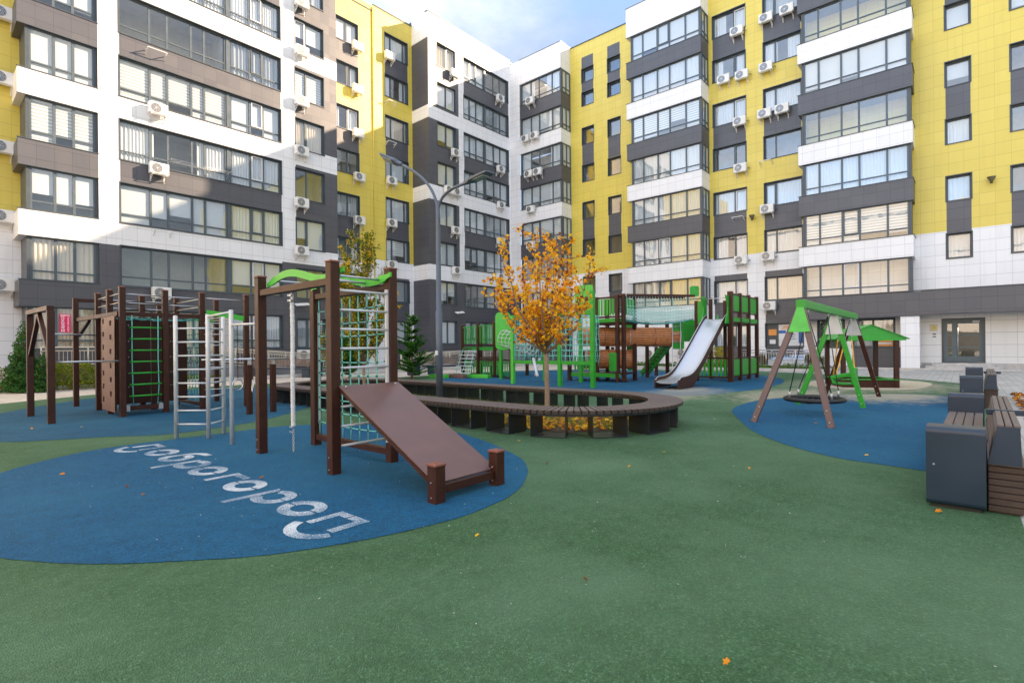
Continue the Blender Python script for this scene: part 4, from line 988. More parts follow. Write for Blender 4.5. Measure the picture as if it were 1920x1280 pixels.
for i in range(330):
    x = FR.uniform(5.6, 19); y = -0.62 - abs(FR.gauss(0, 0.12)) - 0.02 * (x - 5)
    if FR.random() < 0.4 and math.sin(x * 2.1) < 0: continue
    leaf(m, (x, y, 0.012 + FR.random() * 0.03), rnd_dir() * 0.6 + Vector((0, 0, 1)), rnd_dir(), 0.10 * FR.uniform(0.6, 1.2), FR.choices((0, 1), (1, 2))[0], True)
tag(m.build('fallen_leaves', [OR2, OR3]), 'dry brown leaf litter on the paving behind the bench row', 'fallen leaves', None, 'stuff')
for (x, y, where) in ((117, 893, 'on the blue rubber left of the painted word'), (238, 916, 'on the blue rubber below the painted word'), (490, 900, 'on the painted word near the climbing frame'), (268, 932, 'on blue rubber, nearest the bottom of the word'), (1026, 872, 'on the green rubber right of the ramp board'), (1098, 1094, 'alone on the green rubber in the foreground'), (1362, 1252, 'at the bottom edge on the green rubber'), (1405, 882, 'on the green rubber left of the swing area'), (1180, 878, 'on the green rubber below the oval bench'), (153, 803, 'on blue rubber near the pull-up gantry'), (60, 806, 'on blue rubber in front of the left gantry'), (342, 817, 'on the green strip behind the silver ladder'), (660, 793, 'on blue rubber behind the net'), (840, 802, 'beside the legs of the oval bench'), (973, 830, 'near the front legs of the oval bench'), (1625, 857, 'on the blue rubber under the bench row'), (1530, 796, 'under the basket swing'), (1460, 768, 'left of the basket swing'), (1760, 964, 'at the foot of the nearest navy bench block'), (1340, 788, 'on green rubber between bench and swing'), (1244, 851, 'right of the oval bench end'), (895, 1010, 'on the green rubber below the blue circle')):
    a, b = at(x, y); m = MB(); leaf(m, (a, b, 0.03), rnd_dir() * 0.5 + Vector((0, 0, 1)), rnd_dir(), 0.036 * FR.uniform(0.75, 1.25), 0, True)
    v = m.v[:]; m.quad([(p[0], p[1], p[2] - 0.004) for p in v], 0)
    tag(m.build('leaf', [FR.choice([OR2, OR2, OR3, OR1])]), 'small orange fallen leaf ' + where, 'leaf', 'single fallen leaves on the rubber')
# ================================================================ PLAY EQUIPMENT
def pd(x, y, d):                        # photo point at distance d along the view -> world
    r = ray(x, y); return Vector((r[0] * d, r[1] * d, H + r[2] * d))
def post(parent, a, b, h, s=0.11, mat=None, cap=True, z0=-0.02, name='post'):
    m = MB(); m.box(a, a + s, b, b + s, z0, h, 0, 0.006)
    o = m.build(name, mat or BROWN, parent)
    if cap:
        m = MB(); t = 0.006; c = ((a + s / 2), (b + s / 2)); m.box(a - t, a + s + t, b - t, b + s + t, h, h + 0.022, 0, 0.005)
        n0 = [(a, b, h + 0.022), (a + s, b, h + 0.022), (a + s, b + s, h + 0.022), (a, b + s, h + 0.022)]; top = (c[0], c[1], h + 0.034)
        for i in range(4): m.quad([n0[i], n0[(i + 1) % 4], top])
        m.build('post_cap', CAPM, o)
    return o
def bolts(parent, pts, r=0.012):
    m = MB()
    for p, n in pts: m.tube([Vector(p), Vector(p) + Vector(n) * 0.012], r, 6)
    return m.build('bolt', STEEL, parent)
def net(parent, o, U, V, nu, nv, r=0.008, sag=0.0, mat=None, knots=True, jit=0.0, seed=3):
    """rope net over the parallelogram o + u*U + v*V"""
    o, U, V = Vector(o), Vector(U), Vector(V); m = MB(); rr = random.Random(seed); nrm = U.cross(V).normalized()
    P = [[o + U * (i / nu) + V * (j / nv) + nrm * sag * math.sin(math.pi * i / nu) * math.sin(math.pi * j / nv) + Vector((0, 0, -0.012)) * (math.sin(math.pi * i / nu) * 1.5 if 0 < i < nu else 0) * (1 if 0 < j < nv else 0) + nrm * jit * rr.uniform(-1, 1) + U.normalized() * jit * rr.uniform(-1, 1) for j in range(nv + 1)] for i in range(nu + 1)]
    for i in range(nu + 1): m.tube(P[i], r, 6)
    for j in range(1, nv): m.tube([P[i][j] for i in range(nu + 1)], r * 0.92, 6)
    if knots:
        for i in range(nu + 1):
            for j in range(1, nv): p = P[i][j]; m.bbox(p, U.normalized(), nrm, V.normalized(), r * 2.4, r * 1.5, r * 1.5, 1, r * 0.5)
    return m.build('net', [mat or ROPE, KNOT], parent)

# ---- climbing frame with ramp board
cf = thing('playground_climber', (2.92, 5.07, 0), 'brown climbing frame with turquoise net, wavy green rails and sloping ramp board', 'climbing frame')
A0, A1_, B0, B1_ = 2.92, 3.67, 5.07, 6.83
for a, b in ((A0, B0), (A0, B1_), (A1_, B0), (A1_, B1_)): post(cf, a, b, 2.27)
for a in (2.93, 3.70): post(cf, a, 3.42, 0.325, 0.115)
for i, a in enumerate((A0 + 0.015, A1_ + 0.015)):
    m = MB(); m.box(a, a + 0.08, B0 + 0.11, B1_, 2.03, 2.11, 0, 0.006)
    m.build('beam', BROWN, cf)
m = MB(); m.box(A1_ + 0.02, A1_ + 0.09, B0 + 0.11, B1_, 0.085, 0.165, 0, 0.005); m.build('beam', BROWN, cf)
def wave(t): return 2.195 + 0.078 * math.sin(-0.3 + 6.2 * t) + 0.035 * t * t
for a in (A0 + 0.115, A1_ - 0.03):
    top = []; bot = []
    for i in range(29):
        t = i / 28; b = B1_ - t * (B1_ - B0 + 0.05) + 0.0; hw = 0.043 * (1 if 1 < i < 27 else 0.6)
        top.append((a, b, wave(t) + hw)); bot.append((a, b, wave(t) - hw))
    m = MB(); m.strip(top, bot, (0.024, 0, 0)); m.build('wavy_rail', LIME, cf)
for i in range(6):
    t = 0.1 + i * 0.16; b = B1_ - t * (B1_ - B0); m = MB(); m.tube([(A0 + 0.12, b, wave(t)), (A1_ - 0.01, b, wave(t))], 0.014, 8); m.build('monkey_bar', STEEL, cf)
for k in range(9):
    z = 0.30 + 0.21 * k; m = MB(); m.tube([(A0 + 0.11, B0 + 0.03, z), (A1_ + 0.02, B0 + 0.03, z)], 0.014, 10); m.build('rung', SILVER, cf)
m = MB(); m.box(A1_ - 0.035, A1_ - 0.002, B0 + 0.02, B0 + 0.05, 0.25, 2.03, 0); m.build('rung_strip', SILVER, cf)
m = MB(); m.box(A1_ + 0.05, A1_ + 0.075, B1_ - 0.045, B1_ - 0.01, 0.32, 1.86); m.build('net_strip', STEEL, cf)
net(cf, (A1_ + 0.055, B0 + 0.15, 0.17), (0, B1_ - B0 - 0.20, 0), (0, 0, 1.86), 8, 11, 0.0075, 0, jit=0.004)
m = MB(); w = Vector((0, 5.06 - 3.50, 0.945 - 0.16)); Ld = w.length; w.normalize(); nrm = Vector((0, -w.z, w.y))
m.bbox(Vector((3.385, 4.28, 0.552)), Vector((1, 0, 0)), w, nrm, 0.385, Ld / 2, 0.009, 0, 0.002); m.build('ramp_board', BROWNP, cf)
m = MB(); m.box(3.045, 3.70, 3.455, 3.50, 0.075, 0.15, 0, 0.004); m.build('beam', BROWN, cf)
for a in (3.02, 3.72):
    m = MB(); m.bar((a, 3.52, 0.125), (a, 5.05, 0.905), 0.03, 0.035); m.build('ramp_bearer', BROWN, cf)
for a, b in ((A0, B0), (A0, B1_), (2.93, 3.42), (3.70, 3.42)):
    bolts(cf, [((a, b + 0.055, z), (-1, 0, 0)) for z in (0.06, 0.19)], 0.006)
bolts(cf, [((3.06, 5.02, 0.935), nrm), ((3.70, 5.02, 0.935), nrm)], 0.013)
# ---- the rope that hangs from it
ra = 2.975; rbb = at_a(549, 700, ra)[0]
hr = thing('climbing_rope', (ra, rbb, 0.17), 'thick white climbing rope with a chain end hanging from the brown beam', 'climbing rope')
m = MB(); n = 150; pts = [Vector((ra + 0.003 * math.sin(i * 0.05), rbb + 0.003 * math.cos(i * 0.04), 1.90 - 1.47 * i / n)) for i in range(n + 1)]
rd = random.Random(4); m.tube(pts, 0.02, 10, 0, True, [0.024 + rd.uniform(-0.003, 0.003) for _ in pts])
for s_ in range(3):
    m.tube([p + Vector((math.cos(i * 0.55 + s_ * 2.09), math.sin(i * 0.55 + s_ * 2.09), 0)) * 0.014 for i, p in enumerate(pts)], 0.012, 5)
m.build('rope', WROPE, hr)
m = MB(); m.tube([(ra, rbb, 2.03), (ra, rbb, 1.88)], 0.017, 10)
for z in (1.98, 1.92):
    for s_ in (-1, 1): m.tube([(ra - 0.02, rbb + 0.02 * s_, z), (ra - 0.045, rbb + 0.03 * s_, z)], 0.015, 8)
m.build('clamp', STEEL, hr)
m = MB()
for i in range(11):
    z = 0.43 - i * 0.028; t = [Vector((ra, rbb, z)) + (Vector((1, 0, 0)) if i % 2 else Vector((0, 1, 0))) * 0.011 * math.cos(q) + Vector((0, 0, 0.019)) * math.sin(q) for q in [j * math.pi / 4 for j in range(9)]]; m.tube(t, 0.0035, 4, 0, False)
for z in (0.425, 0.37):
    for s_ in (-1, 1): m.tube([(ra - 0.02, rbb + 0.018 * s_, z), (ra - 0.035, rbb + 0.022 * s_, z)], 0.009, 6)
m.build('chain', STEEL, hr)

# ---- silver ladders
sl = thing('climbing_ladder', (2.9, 8.5, 0), 'silver steel zigzag ladder with four tubular posts on the blue circle', 'climbing ladder')
LP = {'a': (2.64, 9.05, 1.86), 'b': (2.95, 8.65, 1.87), 'c': (3.27, 8.93, 1.86), 'd': (2.985, 7.86, 1.90)}
for k, (a, b, h) in LP.items():
    m = MB(); m.tube([(a, b, 0), (a, b, h), (a, b, h + 0.012)], 0.030, 14, 0, True, [0.030, 0.030, 0.020]); m.build('post', SILVER, sl)
for k in range(8):
    z = 0.225 + k * 0.207
    for p, q in (('a', 'b'), ('b', 'c')):
        m = MB(); m.tube([(*LP[p][:2], z), (*LP[q][:2], z)], 0.0135, 8); m.build('rung', SILVER, sl)
m = MB(); m.tube([(*LP['b'][:2], 1.85), (*LP['d'][:2], 1.88)], 0.017, 8); m.build('top_bar', SILVER, sl)
m = MB(); m.tube([(*LP['d'][:2], 1.70), (A0 + 0.05, B1_ + 0.1, 1.68)], 0.017, 8); m.build('high_bar', SILVER, sl)
for k in range(8):
    z = 0.42 + k * 0.2; m = MB(); m.tube([(*LP['c'][:2], z), (4.29, 12.95, z)], 0.006, 6)
for i, x in enumerate((445, 473)):
    b = at_a(x, 620, 2.96)[0]; rg = thing('gymnastic_ring', (2.96, b, 0.85), 'steel gymnastic ring on a chain, %s one of the two under the silver bar' % ('left' if i == 0 else 'right'), 'gymnastic ring', 'rings on the silver bar')
    m = MB()
    for j in range(34):
        z = 1.665 - j * 0.0215; t = [Vector((2.96, b, z)) + (Vector((1, 0, 0)) if j % 2 else Vector((0, 1, 0))) * 0.008 * math.cos(q) + Vector((0, 0, 0.0145)) * math.sin(q) for q in [u * math.pi / 3 for u in range(7)]]; m.tube(t, 0.003, 4, 0, False)
    m.build('chain', BROWN, rg); m = MB(); ax = Vector((0.3, 1, 0)).normalized() if i else Vector((1, 0.25, 0)).normalized()
    m.tube([Vector((2.96, b, 0.865)) + ax * 0.075 * math.cos(q) + Vector((0, 0, 0.075)) * math.sin(q) for q in [u * math.pi / 14 for u in range(29)]], 0.009, 8, 0, False); m.build('ring', STEEL, rg)

# ---- parallel bars
pb_ = thing('parallel_bars', (4.8, 11.2, 0), 'low brown posts carrying steel parallel bars, left of the oval bench', 'parallel bars')
for (a, b) in ((4.54, 11.13), (5.05, 11.18)): post(pb_, a, b, 1.03, 0.1, cap=False); m = MB(); m.box(a + 0.02, a + 0.08, b + 0.02, b + 0.08, 1.03, 1.13); m.build('bracket', STEEL, pb_)
for db in (0.04, 0.5):
    m = MB(); m.tube([(3.85, 11.15 + db, 1.145), (5.42, 11.15 + db, 1.145)], 0.019, 8); m.build('bar', STEEL, pb_)

# ---- big workout cube
wc = thing('workout_frame', (3.5, 13.5, 0), 'large brown workout cube with climbing wall, green rung ladder and steel top rails', 'workout frame')
HT = 2.62; PP = [(2.76, 12.82), (2.73, 13.68), (2.73, 14.72), (2.57, 16.18), (3.56, 13.0), (4.28, 13.0), (5.18, 12.84), (3.56, 14.72), (4.28, 14.72), (4.28, 16.1), (5.18, 14.7)]
for i, (a, b) in enumerate(PP): post(wc, a, b, HT, 0.105, cap=i not in (3, 9))
def beam(p0, p1, w=0.085, mat=None, name='beam'):
    m = MB(); m.bar(p0, p1, w, w, 0, (0, 0, 1), 0.005); return m.build(name, mat or BROWN, wc)
ZB = 2.10
beam((2.785, 12.95, ZB), (2.66, 16.2, ZB)); beam((2.86, 13.05, ZB), (4.30, 13.06, ZB)); beam((2.62, 16.25, 2.575), (4.33, 16.18, 2.575)); beam((4.34, 13.1, ZB), (4.34, 14.75, ZB))
beam((2.68, 16.2, 1.72), (2.72, 15.3, ZB - 0.04), 0.07); beam((3.6, 14.78, ZB), (4.28, 14.78, ZB)); beam((4.33, 13.1, 0.12), (4.33, 14.72, 0.12), 0.07); beam((2.9, 13.05, 0.16), (3.56, 13.06, 0.16), 0.09)
m = MB(); m.box(2.88, 2.96, 12.99, 13.1, 0.10, 0.22); m.box(3.47, 3.55, 12.99, 13.1, 0.10, 0.22); m.build('bracket', STEEL, wc)
for z in (2.50, 2.32):
    for p, q in (((2.8, 12.86), (3.6, 13.04)), ((3.6, 13.04), (4.33, 13.04)), ((2.78, 12.9), (2.78, 13.7)), ((2.78, 13.7), (2.78, 14.75)), ((2.8, 14.77), (3.6, 14.77)), ((3.6, 14.77), (4.3, 14.77)), ((4.33, 13.04), (4.33, 14.72))):
        m = MB(); m.tube([(*p, z), (*q, z)], 0.012, 6); m.build('top_rail', STEEL, wc)
m = MB(); m.tube([(4.33, 13.04, 2.52), (5.22, 12.9, 2.50)], 0.012, 6); m.build('top_rail', STEEL, wc)
# climbing wall with real hand holes
m = MB(); hs = []
for k in range(7): hs.append((13.80, 13.94, 0.27 + 0.275 * k, 0.27 + 0.275 * k + 0.105))
for k in range(6): hs.append((13.18, 13.34, 0.41 + 0.29 * k, 0.41 + 0.29 * k + 0.105))
facade(m, 'B', 2.695, 12.93, 14.02, 0.10, 2.05, 0, [], hs, 0.03, 0, False)
w_ = MB(); n0 = 0
for f, mi in zip(m.f, m.m):
    pts = [m.v[i] for i in f]; w_.quad(pts)
    if len({round(p[0], 4) for p in pts}) == 1 and abs(pts[0][0] - 2.695) < 1e-6: w_.quad([(p[0] + 0.03, p[1], p[2]) for p in pts][::-1])
bk_ = MB(); bk_.box(2.7262, 2.7285, 12.95, 14.0, 0.12, 2.03); bk_.build('hole_shade_sheet', BLACKM, wc)  # black sheet added behind the hand holes, standing in for the shade inside
w_.build('climbing_wall', plain('tan_plywood', (0.165, 0.080, 0.055), 0.45, var=0.1), wc)
for (x0, x1, y0, y1) in ((2.80, 3.55, 13.86, 13.89), (3.66, 4.28, 13.86, 13.89), (2.80, 2.83, 13.9, 14.70)):
    m = MB(); m.box(x0, x1, y0, y1, 0.18, 2.04, 0, 0.003); o = m.build('panel', BROWN, wc)
    bolts(o, [((x0 + (x1 - x0) * u, y0, z), (0, -1, 0)) for u in (0.45, 0.53) for z in (0.55, 0.85, 1.2, 1.55, 1.9) if x1 - x0 > 0.1], 0.010)
beam((2.85, 13.88, 2.06), (4.28, 13.88, 2.06), 0.06); post(wc, 3.56, 13.84, 2.1, 0.1, cap=False)
# rope ladder with green rungs
rl = MB()
for a in (2.99, 3.45): rl.tube([(a, 12.93, 2.07), (a - 0.005, 12.93, 1.2), (a + 0.012, 12.95, 0.6), (a + (0.03 if a < 3.2 else 0.0), 13.0, 0.2)], 0.009, 6)
lad = rl.build('rope_ladder', ROPE, wc)
for k in range(7):
    z = 1.82 - k * 0.235; m = MB(); m.tube([(2.94, 12.93, z), (3.52, 12.95, z)], 0.018, 10); m.build('rung', GREEN, lad)
net(wc, (2.87, 13.1, 2.03), (1.4, 0, 0), (0, 0.75, 0), 12, 6, 0.010, 0, knots=False, jit=0.02)
net(wc, (4.34, 13.12, 0.18), (0, 1.55, 0), (0, 0, 1.85), 8, 12, 0.008); net(wc, (3.70, 13.95, 0.2), (0.58, 0, 0), (0, 0, 1.8), 4, 11, 0.008, knots=False)
for b in (12.88, 14.76):
    m = MB(); m.strip([(4.38, b, 2.24), (4.8, b, 2.20), (5.26, b, 2.12)], [(4.38, b, 2.12), (4.8, b, 2.08), (5.26, b, 2.00)], (0, 0.025, 0)); m.build('green_rail', LIME, wc)
for k in range(4):
    a = 4.5 + k * 0.2; m = MB(); m.tube([(a, 12.9, 2.17 - 0.03 * k), (a, 14.77, 2.17 - 0.03 * k)], 0.014, 6); m.build('monkey_bar', STEEL, wc)
for k in range(7):
    z = 0.45 + k * 0.25; m = MB(); m.tube([(4.36, 12.98, z), (5.2, 12.9, z)], 0.010, 6); m.build('wall_bar', STEEL, wc)

# ---- pull-up gantry joined to it
gt = thing('pull_up_gantry', (1.6, 13.6, 0), 'brown gantry of two posts with an inverted V brace and two steel bars, far left', 'pull-up bars')
for a, b in ((1.65, 12.73), (1.57, 14.55)): post(gt, a, b, 2.10, 0.11, cap=False)
m = MB(); m.bar((1.70, 12.75, 2.145), (1.62, 14.65, 2.145), 0.11, 0.09, 0, (0, 0, 1), 0.005); m.build('beam', BROWN, gt)
for e in ((1.70, 12.86, 1.28), (1.62, 14.52, 1.28)):
    m = MB(); m.bar((1.66, 13.72, 2.08), e, 0.09, 0.07, 0, (1, 0, 0), 0.004); m.build('brace', BROWN, gt)
for p, q in (((1.62, 14.6, 1.72), (2.76, 14.76, 1.70)), ((1.72, 12.80, 1.145), (2.78, 12.86, 1.14))):
    m = MB(); m.tube([p, q], 0.018, 10); m.tube([Vector(q) - Vector((0.02, 0, 0)), q], 0.035, 10); m.build('bar', STEEL, gt)

# ---- swing
sw = thing('swing_frame', (12.9, 2.2, 0), 'swing frame with green top beam, brown outer legs and green middle legs', 'swing frame')
BB0 = 2.13
m = MB(); m.box(9.98, 15.75, BB0 - 0.075, BB0 + 0.075, 1.97, 2.11, 0, 0.008); m.build('beam', GREEN, sw)
def aframe(a_foot, a_top, mat, gmat, lo, hi, ends=None):
    for s_, bf in ((-1, lo), (1, hi)):
        m = MB(); p0 = Vector((a_foot, bf, 0.0)); p1 = Vector((a_top, BB0 + s_ * 0.012, 2.0)); m.bar(p0, p1, 0.095, 0.085, 0, (1, 0, 0), 0.006); lg = m.build('leg', mat, sw)
        bolts(lg, [(p0 + (p1 - p0) * t + Vector((-0.048, 0, 0)), (-1, 0, 0)) for t in (0.05, 0.14)], 0.012)
    m = MB(); z1, z0 = 1.985, 1.56; k = (BB0 - lo) * (1 - z0 / 2.0) + 0.055
    x = a_top - 0.062 if a_foot < 12 else a_top - 0.055
    dx = (a_foot - a_top) * (1 - z0 / 2.0)
    o = [(x, BB0 - 0.05, z1), (x, BB0 + 0.05, z1), (x + dx, BB0 + k, z0), (x + dx, BB0 - k, z0)]
    m.prism([(p[0] - 0.01, p[1], p[2]) for p in o], (0.02, 0, 0)); m.build('gusset', gmat, sw)
aframe(9.62, 10.04, plain('faded_brown_leg', (0.125, 0.078, 0.075), 0.45, var=0.1), LIME, 1.62, 2.80)
aframe(13.05, 13.05, GREEN, SILVER, 1.62, 2.85); aframe(16.05, 15.62, BROWN, SILVER, 1.66, 2.85)
m = MB()
for a in (10.5, 12.3, 13.7, 15.1): m.tube([(a, BB0, 1.97), (a, BB0, 1.90)], 0.03, 8); m.box(a - 0.05, a + 0.05, BB0 - 0.03, BB0 + 0.03, 1.94, 1.97)
m.build('hanger', STEEL, sw)
bs = thing('basket_swing', (11.35, 2.2, 0.3), 'round black basket swing seat hanging on four dark ropes under the green beam', 'basket swing'); cA, cB, cz = 11.35, 2.2, 0.30
m = MB(); m.tube([(cA + 0.49 * math.cos(t), cB + 0.49 * math.sin(t), cz) for t in [i * math.pi / 20 for i in range(41)]], 0.042, 12, 0, False); m.build('rim', BLACKM, bs)
m = MB()
for i in range(-5, 6):
    w_ = math.sqrt(max(0, 0.46 ** 2 - (i * 0.085) ** 2)); s_ = lambda t: -0.05 * math.cos(t * 1.5)
    m.tube([(cA + i * 0.09, cB + w_ * t, cz + s_(t)) for t in (-1, -0.5, 0, 0.5, 1)], 0.008, 5); m.tube([(cA + w_ * t, cB + i * 0.09, cz + s_(t)) for t in (-1, -0.5, 0, 0.5, 1)], 0.008, 5)
m.build('net', BLACKM, bs)
for t, top in ((math.pi * 0.75, 10.5), (math.pi * 1.25, 10.5), (math.pi * 0.25, 12.3), (math.pi * 1.75, 12.3)):
    e = Vector((cA + 0.49 * math.cos(t), cB + 0.49 * math.sin(t), cz + 0.04)); m = MB(); m.tube([e + Vector((0, 0, 0.1)), (top, BB0, 1.90)], 0.009, 6); r_ = m.build('rope', BLACKM, bs)
    m = MB(); m.tube([e, e + Vector((0, 0, 0.06)), e + Vector((0, 0, 0.11))], 0.02, 8); m.build('shackle', STEEL, r_)
cs = thing('child_swing', (14.4, 2.2, 0.4), 'green plastic child seat swing on yellow chains behind the basket swing', 'child swing')
m = MB(); a_, b_ = 14.4, 2.15; prof = []
for i in range(13):
    t = i / 12 * math.pi; prof.append((a_ + 0.17 * math.cos(t * 2 + math.pi / 2), b_ + 0.19 * math.sin(t * 2 + math.pi / 2)))
m.box(a_ - 0.19, a_ + 0.19, b_ - 0.16, b_ + 0.2, 0.40, 0.44, 0, 0.015); m.box(a_ - 0.17, a_ + 0.17, b_ - 0.24, b_ - 0.19, 0.42, 0.80, 0, 0.02)
m.bar((a_ - 0.18, b_ - 0.2, 0.66), (a_ - 0.18, b_ + 0.24, 0.56), 0.04, 0.09, 0, (0, 0, 1), 0.012); m.bar((a_ + 0.18, b_ - 0.2, 0.66), (a_ + 0.18, b_ + 0.24, 0.56), 0.04, 0.09, 0, (0, 0, 1), 0.012)
m.bar((a_ - 0.2, b_ + 0.24, 0.56), (a_ + 0.2, b_ + 0.24, 0.56), 0.05, 0.09, 0, (0, 0, 1), 0.015); m.bar((a_, b_ + 0.22, 0.42), (a_, b_ + 0.25, 0.6), 0.06, 0.04, 0, (1, 0, 0), 0.01)
for s_ in (-0.18, 0.18): m.bar((a_ + s_, b_ - 0.17, 0.42), (a_ + s_, b_ - 0.2, 0.7), 0.035, 0.08, 0, (1, 0, 0), 0.01); m.bar((a_ + s_, b_ + 0.2, 0.42), (a_ + s_, b_ + 0.24, 0.58), 0.035, 0.07, 0, (1, 0, 0), 0.01)
m.build('seat', GREEN, cs)
for da, db in ((-0.19, -0.18), (0.19, -0.18), (-0.19, 0.2), (0.19, 0.2)):
    top = (13.75 if da < 0 else 15.05, BB0, 1.9); m = MB(); p0 = Vector((a_ + da, b_ + db, 0.62)); p1 = Vector(top); n = 40
    m.tube([p0.lerp(p1, i / n * 0.66) for i in range(n)], 0.012, 6, 0, True, [0.016 if i % 2 else 0.009 for i in range(n)]); c_ = m.build('chain', YCHAIN, cs)
    m = MB(); m.tube([p0.lerp(p1, 0.65), p1], 0.007, 5); m.build('link', STEEL, c_)

# ---- sandbox house
sb = thing('sandbox', (20.2, 2.3, 0), 'covered sandbox with green gable roof on brown posts, sand spilled in front', 'sandbox')
SX0, SX1, SY0, SY1 = 0.0, 1.50, -1.42, 0.0      # local: x away from the yard, y across
sb_old = sb.location.copy(); sb.location = (0, 0, 0)
for a in (SX0, SX1):
    for b in (SY0, SY1): post(sb, a, b, 1.52, 0.12, cap=False)
for q in ((SX0 + 0.12, SX1, SY0 + 0.03, SY0 + 0.08), (SX0 + 0.12, SX1, SY1 + 0.03, SY1 + 0.08), (SX0 + 0.03, SX0 + 0.08, SY0 + 0.12, SY1), (SX1 + 0.03, SX1 + 0.08, SY0 + 0.12, SY1)):
    m = MB(); m.box(*q, 0.0, 0.24, 0, 0.004); m.build('side_board', BROWN, sb)
m = MB(); m.box(SX0 + 0.1, SX1 + 0.02, SY0 + 0.1, SY1 + 0.02, 0.0, 0.12); m.build('sand', plain('sandbox_sand', (0.50, 0.43, 0.31), 0.95, bump=0.6), sb)
m = MB(); m.box(SX0 - 0.01, SX0 + 0.22, SY0 - 0.02, SY1 + 0.14, 0.245, 0.27, 0, 0.006); m.box(SX1 - 0.1, SX1 + 0.14, SY0 - 0.02, SY1 + 0.14, 0.245, 0.27, 0, 0.006); m.box(SX0 + 0.225, SX1 - 0.105, SY0 - 0.02, SY0 + 0.16, 0.245, 0.27, 0, 0.006); m.build('seat', GREEN, sb)
m = MB(); mid = (SY0 + SY1) / 2 + 0.06
for s_ in (-1, 1):
    e = mid + s_ * 1.0; o = [(SX0 - 0.12, mid, 1.93), (SX0 - 0.12, e, 1.50), (SX0 - 0.12, e, 1.48), (SX0 - 0.12, mid, 1.91)]; m.prism(o, (1.74, 0, 0))
for x in (SX0 - 0.07, SX1 + 0.10):
    m.prism([(x, mid, 1.905), (x, mid + 0.92, 1.51), (x, mid + 0.92, 1.44), (x, mid - 0.92, 1.44), (x, mid - 0.92, 1.51)], (0.02, 0, 0))
m.build('roof', GREEN, sb)
sb.rotation_euler = (0, 0, PH - 0.26); q0_ = Vector((math.cos(PH - 0.26), math.sin(PH - 0.26), 0)); q1_ = Vector((-q0_.y, q0_.x, 0)); sb.location = Vector((19.45, 1.50, 0)) + q1_ * 1.42

# ---- right play tower with slide
tr = thing('play_tower', (20.5, 7, 0), 'green and brown play tower with the long steel slide, right part of the playground', 'play tower', 'play towers')
TA, TY0, TY1 = 19.45, 6.36, 7.52
sides = (19.45, 20.45, 21.5, 22.55)
for a in sides: post(tr, a, TY0, 3.27, 0.13 if a > 19.5 else 0.17)
for a in (19.45, 20.9, 22.55): post(tr, a, TY1 + 0.1, 3.2 if a > 20 else 3.0, 0.12)
def slats(parent, p0, p1, z0, z1, n, mat, w=0.075, t=0.02, name='fence'):
    p0, p1 = Vector((*p0, 0)), Vector((*p1, 0)); d = (p1 - p0); L_ = d.length; d.normalize(); nn_ = Vector((-d.y, d.x, 0)); m = MB()
    for i in range(n):
        c = p0 + d * L_ * (i + 0.5) / n; m.bbox(c + Vector((0, 0, (z0 + z1) / 2)), d, nn_, Vector((0, 0, 1)), w / 2, t / 2, (z1 - z0) / 2, 0, 0.004)
    return m.build(name, mat, parent)
def rail(parent, p0, p1, z, h=0.06, mat=None, w=0.06):
    m = MB(); m.bar((*p0, z), (*p1, z), w, h, 0, (0, 0, 1), 0.004); return m.build('rail', mat or BROWN, parent)
for i in range(3):
    a0, a1 = sides[i] + (0.17 if i == 0 else 0.13), sides[i + 1]
    for z0, z1 in ((2.60, 3.18), (0.22, 0.82)):
        m = MB(); m.box(a0 + 0.01, a1 - 0.01, TY0 + 0.05, TY0 + 0.075, z0, z1, 0, 0.004); m.build('side_panel', GREEN, tr)
    for z in (3.21, 2.56, 0.86, 0.18): rail(tr, (a0, TY0 + 0.065), (a1, TY0 + 0.065), z, 0.055)
    m = MB(); m.box(a0, a1, TY0 + 0.02, TY0 + 0.06, 2.2, 2.36, 0, 0.004); m.build('deck_edge', GREEN, tr)
m = MB(); m.box(TA + 0.02, 22.6, TY0 + 0.08, TY1 + 0.18, 2.12, 2.2, 0, 0.005); m.build('deck', BROWN, tr)
slats(tr, (TA + 0.06, TY0 + 0.2), (TA + 0.06, TY1 + 0.1), 0.2, 0.83, 7, GREEN, 0.075); rail(tr, (TA + 0.06, TY0 + 0.1), (TA + 0.06, TY1 + 0.2), 0.87); rail(tr, (TA + 0.06, TY0 + 0.1), (TA + 0.06, TY1 + 0.2), 0.17)
# slide
b_l, b_r = 7.30, 6.58
def slide_prof(t):
    """t 0 top .. 1 bottom : (a, z) of the bed"""
    K = [(19.55, 2.30), (19.35, 2.26), (18.9, 1.98), (18.0, 1.34), (17.1, 0.72), (16.5, 0.38), (16.0, 0.25), (15.5, 0.22), (15.2, 0.18)]
    x = t * (len(K) - 1); i = min(int(x), len(K) - 2); f = x - i
    p0, p1, p2, p3 = (K[max(i - 1, 0)], K[i], K[i + 1], K[min(i + 2, len(K) - 1)])
    return tuple(0.5 * ((2 * p1[k]) + (p2[k] - p0[k]) * f + (2 * p0[k] - 5 * p1[k] + 4 * p2[k] - p3[k]) * f * f + (3 * p1[k] - p0[k] - 3 * p2[k] + p3[k]) * f ** 3) for k in (0, 1))
n = 48; prf = [slide_prof(i / n) for i in range(n + 1)]
m = MB()
for (a0, z0), (a1, z1) in zip(prf, prf[1:]):
    ys = [b_r + (b_l - b_r) * k / 6 for k in range(7)]; zz = [0.05, 0.01, 0.0, 0.0, 0.0, 0.01, 0.05]
    for k in range(6): m.quad([(a0, ys[k], z0 + zz[k]), (a0, ys[k + 1], z0 + zz[k + 1]), (a1, ys[k + 1], z1 + zz[k + 1]), (a1, ys[k], z1 + zz[k])], 0, True)
m.build('slide_bed', BRIGHT, tr)
